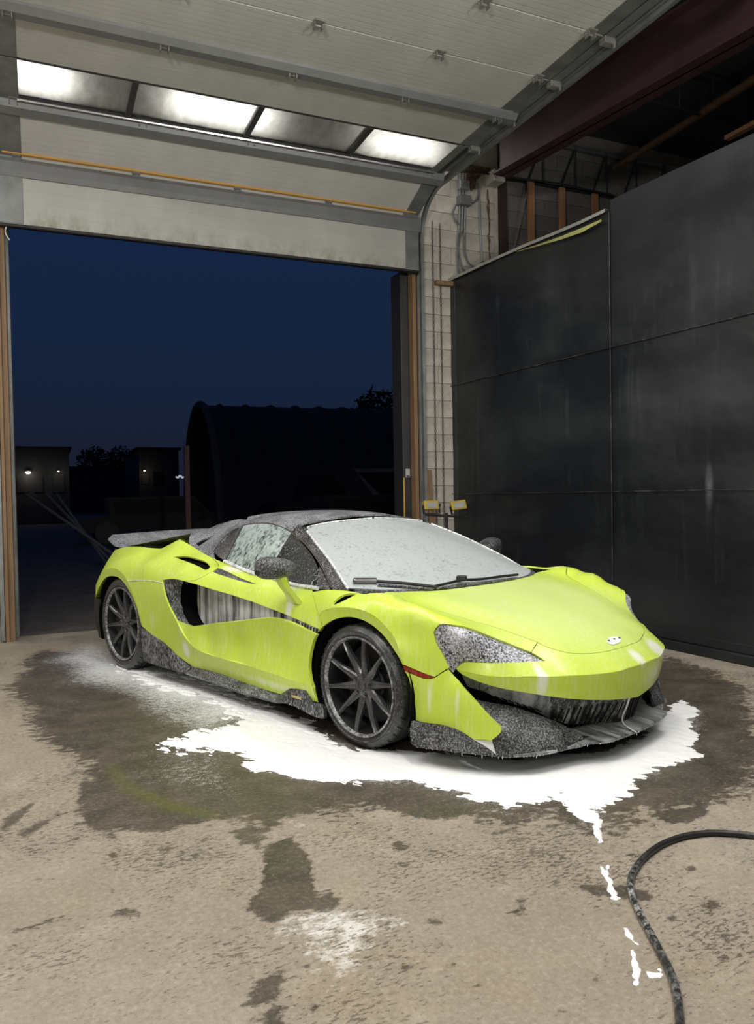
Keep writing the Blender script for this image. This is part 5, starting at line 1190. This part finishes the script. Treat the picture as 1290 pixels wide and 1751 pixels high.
def floor_mesh():
    xs = np.unique(np.r_[np.arange(-3.6, -1.4, .3), np.arange(-1.4, 5.2, .022), np.arange(5.2, 9.3, .4)]); ys_ = np.unique(np.r_[np.arange(-6, .8, .4), np.arange(.8, 7.4, .022), np.arange(7.4, 8.15, .1)])
    X, Y = np.meshgrid(xs, ys_, indexing='ij'); nx, ny = X.shape
    wob = (fbm(X, Y, 3.2, 4, 3)-.5)*.24; wob2 = (fbm(X, Y, 3.2, 4, 4)-.5)*.24
    wet = np.zeros_like(X); dust = np.zeros_like(X); green = np.zeros_like(X)
    for p, s, a in WETS: wet = np.maximum(wet, a*sdf(p, X+wob*(1 if s > .09 else .35), Y+wob2*(1 if s > .09 else .35), max(s, .055)))
    for p, s, a in DUSTS: dust = np.maximum(dust, a*sdf(p, X+wob, Y+wob2, s))
    for p, s, a in GREEN: green = np.maximum(green, a*sdf(p, X+wob*.2, Y+wob2*.2, s))
    spray = np.maximum(sdf(FUZZ, X+wob, Y+wob2, .42)*1.15, sdf(SUDS, X+wob, Y+wob2, .22)*.95)
    spray = np.maximum(spray, .52*sdf([(190, 1280), (440, 1275), (450, 1385), (300, 1392), (210, 1340)], X+wob, Y+wob2, .25)); spray = np.maximum(spray, .42*sdf([(0, 1150), (130, 1140), (330, 1250), (250, 1290), (60, 1260), (0, 1240)], X+wob, Y+wob2, .4)); spray = np.maximum(spray, .5*sdf([(1150, 1180), (1250, 1190), (1230, 1300), (1170, 1320)], X+wob, Y+wob2, .3))
    wet = np.maximum(wet, np.clip(sdf(SUDS, X, Y, .6), 0, 1)*1.2)
    me = bpy.data.meshes.new('floor'); n = nx*ny
    idx = np.arange(n).reshape(nx, ny); Q = np.stack([idx[:-1, :-1], idx[1:, :-1], idx[1:, 1:], idx[:-1, 1:]], -1).reshape(-1, 4)
    me.vertices.add(n); me.vertices.foreach_set('co', np.stack([X, Y, 0*X], -1).astype(np.float32).ravel())
    me.loops.add(len(Q)*4); me.loops.foreach_set('vertex_index', Q.astype(np.int32).ravel()); me.polygons.add(len(Q)); me.polygons.foreach_set('loop_start', np.arange(0, len(Q)*4, 4, dtype=np.int32))
    me.update(calc_edges=True)
    for nm, A in (('wet', wet), ('dust', dust), ('green', green), ('spray', spray)):
        a = me.attributes.new(nm, 'FLOAT', 'POINT'); a.data.foreach_set('value', A.astype(np.float32).ravel())
    me.materials.append(floor_mat()); o = bpy.data.objects.new('floor', me); COL.objects.link(o); return tag(o, kind='structure')
floor_mesh()
def foam_mesh():
    st = .0075; X, Y = np.meshgrid(np.arange(-.6, 4.4, st), np.arange(1.5, 7.2, st), indexing='ij')
    w1 = (fbm(X, Y, 5, 5, 11)-.5)*.16; w2 = (fbm(X, Y, 5, 5, 12)-.5)*.16
    w1 += (fbm(X, Y, 1.6, 3, 31)-.5)*.22; w2 += (fbm(X, Y, 1.6, 3, 32)-.5)*.22
    f = sdf(SUDS, X+w1, Y+w2, .12)
    lft = np.clip((3.0-X-.35*(Y-3))/2.0, 0, 1)     # looser, sprayed edge towards the rear of the car
    a_ = X*.80+Y*.6; b_ = -X*.6+Y*.80
    near = np.clip(sdf(SUDS, X+w1, Y+w2, .34)*2.6-.25, 0, 1)
    f = f + near* (fbm(a_*2.2, b_*.8, 16, 4, 15, .75)-.5)*(.55+1.5*lft*np.clip((Y-3.3)/1.2, 0, 1))
    for p in TRICK: f = np.maximum(f, sdf(p, X+w1*.12, Y+w2*.12, .03)-.10+(fbm(X, Y, 40, 2, 16)-.5)*.35)
    m = f > .50
    TH = .50
    cell = m[:-1, :-1] & m[1:, :-1] & m[1:, 1:] & m[:-1, 1:]; part = (m[:-1, :-1] | m[1:, :-1] | m[1:, 1:] | m[:-1, 1:]) & ~cell
    Z = .0008+.011*np.clip((f-TH)/.45, 0, 1)**.7*(.6+.8*fbm(X, Y, 9, 3, 18))
    idx = -np.ones(X.shape, int); use = m; idx[use] = np.arange(use.sum()); i, j = np.nonzero(cell)
    Q = np.stack([idx[i, j], idx[i+1, j], idx[i+1, j+1], idx[i, j+1]], -1)
    V = np.stack([X[use], Y[use], Z[use]], -1); nv = len(V); EV = []; EM = {}; PO = []
    def cut(a, b):                               # crossing of the outline on a cell edge
        k = (a, b) if a < b else (b, a)
        if k not in EM:
            t = (TH-f[a])/(f[b]-f[a]); EM[k] = nv+len(EV); EV.append((X[a]+(X[b]-X[a])*t, Y[a]+(Y[b]-Y[a])*t, .0004))
        return EM[k]
    for i, j in zip(*np.nonzero(part)):
        c = [(i, j), (i+1, j), (i+1, j+1), (i, j+1)]; p = []
        for k in range(4):
            a, b = c[k], c[(k+1) % 4]
            if m[a]: p.append(idx[a])
            if m[a] != m[b]: p.append(cut(a, b))
        if len(p) >= 3: PO.append(p)
    V = np.concatenate([V, np.array(EV)])
    me = bpy.data.meshes.new('foam_puddle'); me.vertices.add(len(V)); me.vertices.foreach_set('co', V.astype(np.float32).ravel())
    lp = np.concatenate([Q.ravel()]+[np.array(p) for p in PO]).astype(np.int32); ln = np.r_[np.full(len(Q), 4), [len(p) for p in PO]].astype(np.int32); ls = np.r_[0, np.cumsum(ln)[:-1]].astype(np.int32)
    me.loops.add(len(lp)); me.loops.foreach_set('vertex_index', lp); me.polygons.add(len(ln)); me.polygons.foreach_set('loop_start', ls); me.update(calc_edges=True); me.shade_smooth()
    q = NM('white_suds'); q.set(Base_Color=(.93, .94, .95), Roughness=.55); q.bump(q.noise(q.coord(), 90, 3, .7), .2, .004); q.b.inputs['Subsurface Weight'].default_value = 0
    me.materials.append(q.m); o = bpy.data.objects.new('foam_puddle', me); COL.objects.link(o)
    return tag(o, 'white soap suds spread on the floor around the car', 'foam', kind='stuff')
foam_mesh()
# ------------------------------------------------------------------ hose and work lights
HP = [(1300, 1430), (1260, 1426), (1215, 1424), (1170, 1430), (1130, 1445), (1098, 1470), (1080, 1500), (1080, 1525), (1094, 1560), (1115, 1600), (1134, 1635), (1150, 1670), (1160, 1710), (1164, 1760), (1166, 1800)]
hp = [np.array([*room(*p, z=.012)[:2], .0115]) for p in HP]; hp = [hp[0]+(hp[0]-hp[1])*4] + hp + [hp[-1]+(hp[-1]-hp[-2])*2]
q = NM('wet_black_hose'); n = q.noise(q.coord(), 2.2, 2); f = q.ramp(q.noise(q.coord(), 60, 4, .7), (.45, 0.), (.62, 1.))
q.set(Base_Color=q.mix(q.math('MULTIPLY', f, q.ramp(n, (.45, 0.), (.6, .8))), (.018, .018, .018), (.55, .55, .55)), Roughness=.35)
ho = MB().tube(catmull(hp, n=160), .0115, 12).build('hose', q.m, None, 60); tag(ho, 'black wet hose curling across the floor at lower right', 'hose')

yel = plain('yellow_lamp_housing', (.50, .36, .04), .45); glassm = plain('pale_lamp_glass', (.36, .37, .35), .25)
def at(px, py, y): return room(px, py, y=y)
WY = 7.30
root = room(766, 1000, y=WY); ws_ = empty('work_light_stand', (root[0], WY, 0)); tag(ws_, 'black tripod stand holding two yellow work lights', 'light stand')
c0 = at(764, 880, WY); x0 = c0[0]
def wsc(mb, name, m, s=0, par=None):
    o = mb.build(name, m, None, s); o.parent = par or ws_
    o.matrix_parent_inverse = Matrix.Translation(-Vector(ws_.location)) if par is None else Matrix.Identity(4); return o
cz_ = c0[2]
wsc(MB().tube([(root[0], WY, .35), (root[0], WY, cz_+.02)], .016, 10), 'pole', MT['black'], 40)
wsc(MB().tube([(root[0], WY, .6), (root[0], WY, cz_-.15)], .021, 10), 'sleeve', MT['dark_steel'], 40)
for k in range(3):
    a = 2*math.pi*k/3+.4
    wsc(MB().tube([(root[0], WY, .62), (root[0]+.26*math.cos(a), WY+.26*math.sin(a), .012)], .012, 8), 'leg', MT['black'], 40)
a, b = at(728, 880, WY), at(798, 884, WY)
wsc(MB().tube([a, b], .014, 10), 'crossbar', MT['dark_steel'], 40)
for pxl, pyl, wpx, tilt, lab in ((737, 864, 31, .0, 'left'), (784, 864, 33, -.10, 'right')):
    c = at(pxl, pyl, WY-.03); w = wpx*7.2/F*1.02; h = 17.5*7.2/F*1.05
    lm = MB(); Rm = Matrix.Rotation(tilt, 3, 'Y') @ Matrix.Rotation(-.25, 3, 'X')
    hd = wsc(MB().box(c, (w, .05, h), Rm, .008), 'lamp_head', yel)
    wsc(MB().box(Vector(c)+Rm @ Vector((0, -.027, -.004)), (w*.70, .006, h*.62), Rm, .002), 'lamp_glass', glassm)
    wsc(MB().bar(Vector(c)+Rm @ Vector((-w/2-.008, 0, 0)), Vector(c)+Rm @ Vector((-w/2-.008, .0, -.09)), .012, .02).bar(Vector(c)+Rm @ Vector((w/2+.008, 0, 0)), Vector(c)+Rm @ Vector((w/2+.008, 0, -.09)), .012, .02).bar(Vector(c)+Rm @ Vector((-w/2-.012, 0, -.09)), Vector(c)+Rm @ Vector((w/2+.012, 0, -.09)), .02, .008), 'bracket', MT['black'])
    wsc(MB().tube([Vector(c)+Rm @ Vector((w/2, 0, 0)), Vector(c)+Rm @ Vector((w/2+.03, 0, 0))], .014, 8), 'knob', MT['black'], 40)

# ------------------------------------------------------------------ ceiling lamps (fixtures for the lights above)
fx = plain('white_batten_body', (.7, .7, .7), .4)
dm = NM('lit_diffuser'); dm.set(Base_Color=(.9, .9, .9)); dm.b.inputs['Emission Color'].default_value = (1, .97, .92, 1); dm.b.inputs['Emission Strength'].default_value = 6
places = ['at the back left', 'at the back middle', 'at the back right', 'left of the middle, nearest the raised door', 'in the middle, nearest the raised door', 'right of the middle, nearest the raised door', 'over the left side of the floor', 'beside the left end of the raised door', 'above the leftmost door pane', 'above the middle door panes', 'above the rightmost door pane']
for (x, y, z, L, p, t), pl in zip(LAMPS, places):
    e_ = empty('batten_lamp', (x, y, z+.04), math.pi/2*t); tag(e_, 'white ceiling batten lamp '+pl, 'lamp', 'ceiling batten lamps')
    MB().box((0, 0, .03), (.20, L+.1, .05), None, .008).build('housing', fx, e_)
    MB().box((0, 0, -.005), (.16, L, .02), None, .004).build('diffuser', dm.m, e_)
    for s_ in (-.4*L, .4*L): MB().tube([(0, s_, .05), (0, s_, 5.93-z-.04)], .004, 5).build('hanger', MT['dark_steel'], e_)
for (x, y, z, p), pl in zip(FILL_LAMPS, ('left', 'right')):  # stands and heads for the added, unseen fill lamps
    e_ = empty('fill_lamp', (x, y, 0)); tag(e_, 'added unseen fill lamp on a tripod behind the camera, '+pl, 'lamp', 'added fill lamps on tripods')
    d = Vector((1.9, 6.2, 4.7))-Vector((x, y, z)); Rm = d.to_track_quat('-Z', 'Y').to_matrix(); dn = d.normalized()
    MB().box(Vector((0, 0, z))-dn*.06, (.62, .46, .09), Rm, .01).build('lamp_head', yel, e_)
    MB().box(Vector((0, 0, z))-dn*.012, (.55, .40, .01), Rm).build('lamp_glass', dm.m, e_)
    MB().tube([(0, 0, .5), Vector((0, 0, z))-dn*.12], .02, 8).build('pole', MT['black'], e_, 40)
    for k in range(3):
        a = 2*math.pi*k/3; MB().tube([(0, 0, .8), (.5*math.cos(a), .5*math.sin(a), .012)], .014, 8).build('leg', MT['black'], e_, 40)
# ------------------------------------------------------------------ outside: yard, buildings, vehicles
MT['yard'] = plain('packed_gravel_yard', (.10, .088, .075), .9, 0, .3, 3)
struct('ground', MB().box((5, 60, -.06), (200, 103.7, .1)), MT['yard'])
dk = plain('dark_steel_cladding', (.013, .014, .017), .8); dk2 = plain('pale_cladding', (.045, .044, .042), .8); dk3 = plain('black_interior', (.004, .004, .005), .9)
def far(px, py, y): return room(px, py, y=y)
# quonset hut: arch end towards us at left, long barrel running right
YQ = 27.0
aL, aT, aR = far(318, 880, YQ), far(340, 694, YQ), far(372, 880, YQ+2)
cx = far(346, 860, YQ)[0]; zt_ = far(340, 694, YQ)[2]
rq_ = zt_; nseg = 20
e_ = empty('quonset_hut', (cx, YQ, 0)); tag(e_, 'big dark arched metal hut standing across the yard', 'building')
L_ = far(700, 800, YQ)[0]+6-cx
# the hut's axis runs to the right and slightly away; its end opening faces left and towards the door
ax = Vector((math.cos(math.radians(-3)), math.sin(math.radians(-3)), 0)); nx_ = Vector((-ax.y, ax.x, 0)); half = 4.2
def arch(s, k, out=0): 
    t = math.pi*k/nseg; p = ax*s + nx_*((half+out)*math.cos(t)) ; return (p.x, p.y, (zt_+out)*math.sin(t)**.9)
rows = [[arch(s, k) for k in range(nseg+1)] for s in np.linspace(0, L_, 2)]
grid_mb(rows).build('barrel_shell', dk, e_, 60)
for s in np.arange(.6, L_, .9): MB().tube([arch(s, k, .02) for k in range(nseg+1)], .05, 5).build('shell_rib', dk, e_, 60)
MB().tube([arch(-.05, k, .04) for k in range(nseg+1)], .12, 6).build('end_hoop', dk2, e_, 60)
MB().add([arch(.6, k, -.1) for k in range(nseg+1)], [tuple(range(nseg+1))]).build('end_panel', dk3, e_)
# warehouses on the left
def building(x0, x1, y, d, h, m, label, name='warehouse'):
    e = empty(name, ((x0+x1)/2, y, 0)); tag(e, label, 'building'); w = x1-x0
    MB().box((0, d/2, h/2), (w, d, h)).build('wall_block', m, e); MB().box((0, d/2, h+.06), (w+.3, d+.3, .16)).build('roof_edge', dk, e)
    return e
YB = 45.0
bA = building(far(-60, 800, YB)[0], far(118, 800, YB)[0], YB, 10, far(60, 768, YB)[2], dk2, 'long low warehouse with a lit wall lamp at far left')
bB = building(far(238, 800, YB+4)[0], far(306, 800, YB+4)[0], YB+4, 8, far(270, 769, YB+4)[2], dk2, 'low pale building behind the timber post')
bC = building(far(110, 800, YB+30)[0], far(260, 800, YB+30)[0], YB+30, 8, far(180, 800, YB+30)[2], dk, 'distant dark shed between the two low buildings')
def opening(e, px0, px1, py0, py1, y, m, name):
    a, b = far(px0, py0, y), far(px1, py1, y); MB().box(((a[0]+b[0])/2-e.location.x, -.02, (a[2]+b[2])/2), (abs(b[0]-a[0]), .06, abs(a[2]-b[2])), None, .01).build(name, m, e)
opening(bA, 90, 111, 812, 842, YB, dk2, 'loading_door'); opening(bA, 58, 74, 815, 842, YB, dk2, 'loading_door'); opening(bA, 28, 50, 815, 842, YB, dk2, 'loading_door'); opening(bB, 242, 256, 808, 828, YB+4, dk2, 'loading_door'); opening(bB, 262, 280, 806, 830, YB+4, dk3, 'loading_door')
def wall_lamp(px, py, y, power, label, r=.14, col=(1, .93, .8)):
    c = far(px, py, y); e = empty('wall_lamp', tuple(c)); tag(e, label, 'lamp')
    lm = NM('lit_lamp'); lm.b.inputs['Emission Color'].default_value = (*col, 1); lm.b.inputs['Emission Strength'].default_value = 9
    MB().lathe([(.0005, -r*.6), (r*.7, -r*.35), (r, 0), (r*.8, r*.3), (.0005, r*.4)], 'z', 12).build('lens', lm.m, e, 60)
    MB().box((0, .12, r*.5), (r*1.6, .2, r*.5)).build('hood', dk, e)
    l = bpy.data.lights.new('lamp_light', 'POINT'); l.energy = power; l.color = col; l.shadow_soft_size = .15
    o = bpy.data.objects.new('lamp_light', l); COL.objects.link(o); o.parent = e; o.location = (0, -.35, -.15)
wall_lamp(48, 808, YB-.3, 5, 'bright lamp on the far left warehouse wall'); wall_lamp(100, 806, YB-.3, 2.5, 'dim lamp over the loading door of the far left warehouse', .05); wall_lamp(247, 805, YB+3.7, 2.5, 'dim lamp on the low pale building', .05, (1, .8, .55))
# timber post with a lit cross-arm fitting
p0, p1 = far(319, 762, 19), far(319, 905, 19)
po = MB().box((p0[0], 19, p0[2]/2), (.12, .12, p0[2]), None, .01).build('timber_post', plain('pinkish_timber_post', (.20, .13, .10), .8), None); tag(po, 'upright timber post in front of the arched hut', 'post')
v = [far(*q, 18.9) for q in ((301, 815), (304, 817), (308, 813.5), (312, 817), (314, 815))]
gm = NM('faint_glow'); gm.set(Base_Color=(.8, .8, .8)); gm.b.inputs['Emission Color'].default_value = (.8, .9, 1, 1); gm.b.inputs['Emission Strength'].default_value = .35
gl = MB().tube(catmull(v, n=20), .022, 6).build('bent_light_tube', gm.m, None, 40); tag(gl, 'small bent glowing tube beside the timber post', 'light')
for k, (qa, qb) in enumerate((((44, 844), (142, 912)), ((80, 845), (140, 908)), ((97, 845), (143, 909)))):
    a, b = far(*qa, 16.5+k*1.0), far(*qb, 15.2+k*1.0); b = a+(b-a)*(a[2]-.03)/max(a[2]-b[2], .05); o = MB().tube([a, b], .03, 8).build('leaning_pole', plain('pale_pole', (.16, .15, .13), .7), None, 40)
    tag(o, ('long pale pole leaning lowest toward the left jamb', 'middle pale pole of the leaning three', 'steepest pale pole of the leaning three')[k], 'pole', 'poles leaning in the yard')
# trees behind
def tree(px, py, y, h, w, seed, label):
    rs = np.random.RandomState(seed); base = far(px, py, y); e = empty('tree', (base[0], y, 0)); tag(e, label, 'tree')
    top = base[2]; MB().tube([(0, 0, 0), (.1, 0, top*.5), (0, 0, top-.3*h)], [.25, .18, .08], 7).build('trunk', dk, e, 40)
    V = []; Fc = []
    for k in range(1500):
        r = rs.normal(0, 1, 3); r /= np.linalg.norm(r); r *= rs.rand()**.4; c = np.array([r[0]*w/2, r[1]*w/2, top-h/2+r[2]*h/2]); s = .05+.16*rs.rand(); a = rs.normal(0, s, (3, 3)); n = len(V)
        V += [c+a[0], c+a[1], c+a[2]]; Fc.append((n, n+1, n+2))
    o = mesh_obj('foliage', V, Fc, plain('dark_leaves', (.012, .016, .010), .8), e, False); o['kind'] = 'stuff'
tree(652, 664, 38, 4.5, 4.2, 1, 'leafy tree rising above the hut roof'); tree(694, 674, 42.6, 3.6, 3.8, 2, 'lower bushy tree at the right end of the hut roof')
tree(162, 764, 92, 4, 4, 3, 'left of two distant treetops between the low buildings'); tree(206, 763, 96, 4.2, 4, 4, 'right of two distant treetops between the low buildings')
# parked vehicles, barely visible
def vehicle(px, py, y, Lg, Hh, label, m, rz=0, cab=(.2, .75)):
    b = far(px, py, y); e = empty('parked_vehicle', (b[0], y, 0), rz); tag(e, label, 'vehicle')
    body = [(-Lg/2, .35), (-Lg/2, Hh*.55), (-Lg*.3, Hh*.6), (-Lg*(.5-cab[0]), Hh), (Lg*(cab[1]-.5), Hh), (Lg*(cab[1]-.5)+.5, Hh*.62), (Lg/2, Hh*.55), (Lg/2, .35)]
    MB().prism(body, -.85, .85, 'y').build('body', m, e)
    gl = [(-Lg*.26, Hh*.64), (-Lg*(.5-cab[0])+.1, Hh*.95), (Lg*(cab[1]-.5)-.05, Hh*.95), (Lg*(cab[1]-.5)+.3, Hh*.64)]
    MB().prism(gl, -.87, .87, 'y').build('windows', plain('dark_car_glass', (.006, .007, .009), .5, spec=.2), e)
    for x in (-Lg*.32, Lg*.32):
        for s in (-.8, .8): MB().lathe([(.0005, .1), (.2, .1), (.33, .06), (.33, -.1), (.0005, -.1)], 'y', 20, (x, s, .33)).build('wheel', MT['black'], e, 40)
dv = plain('dark_vehicle_paint', (.010, .011, .014), .5, spec=.3); dv2 = plain('dull_white_vehicle_paint', (.07, .075, .08), .5)
vehicle(640, 860, 15.5, 4.6, far(640, 846, 15.5)[2]+.0, 'dark low car parked outside behind the washed car', dv)
vehicle(600, 840, 21.2, 5.2, 1.9, 'dark pickup parked beyond the low dark car', dv, 0, (.25, .6))
vehicle(690, 820, 18.8, 4.0, far(670, 803, 18.8)[2], 'dull white van parked by the right door post', dv2, 0, (.05, .95))
vehicle(262, 880, 24, 4.4, 1.35, 'dark vehicle parked in shadow left of the hut', dv)

pc = [room(*q, y=7.80) for q in ((11, 388), (9, 396), (12, 404), (17, 411))]
o = MB().tube(catmull(pc, n=14), .006, 6).build('pull_cord', plain('pale_cord', (.5, .5, .48), .7), None, 40); tag(o, 'short pale pull cord hanging from the left corner of the raised door', 'cord')
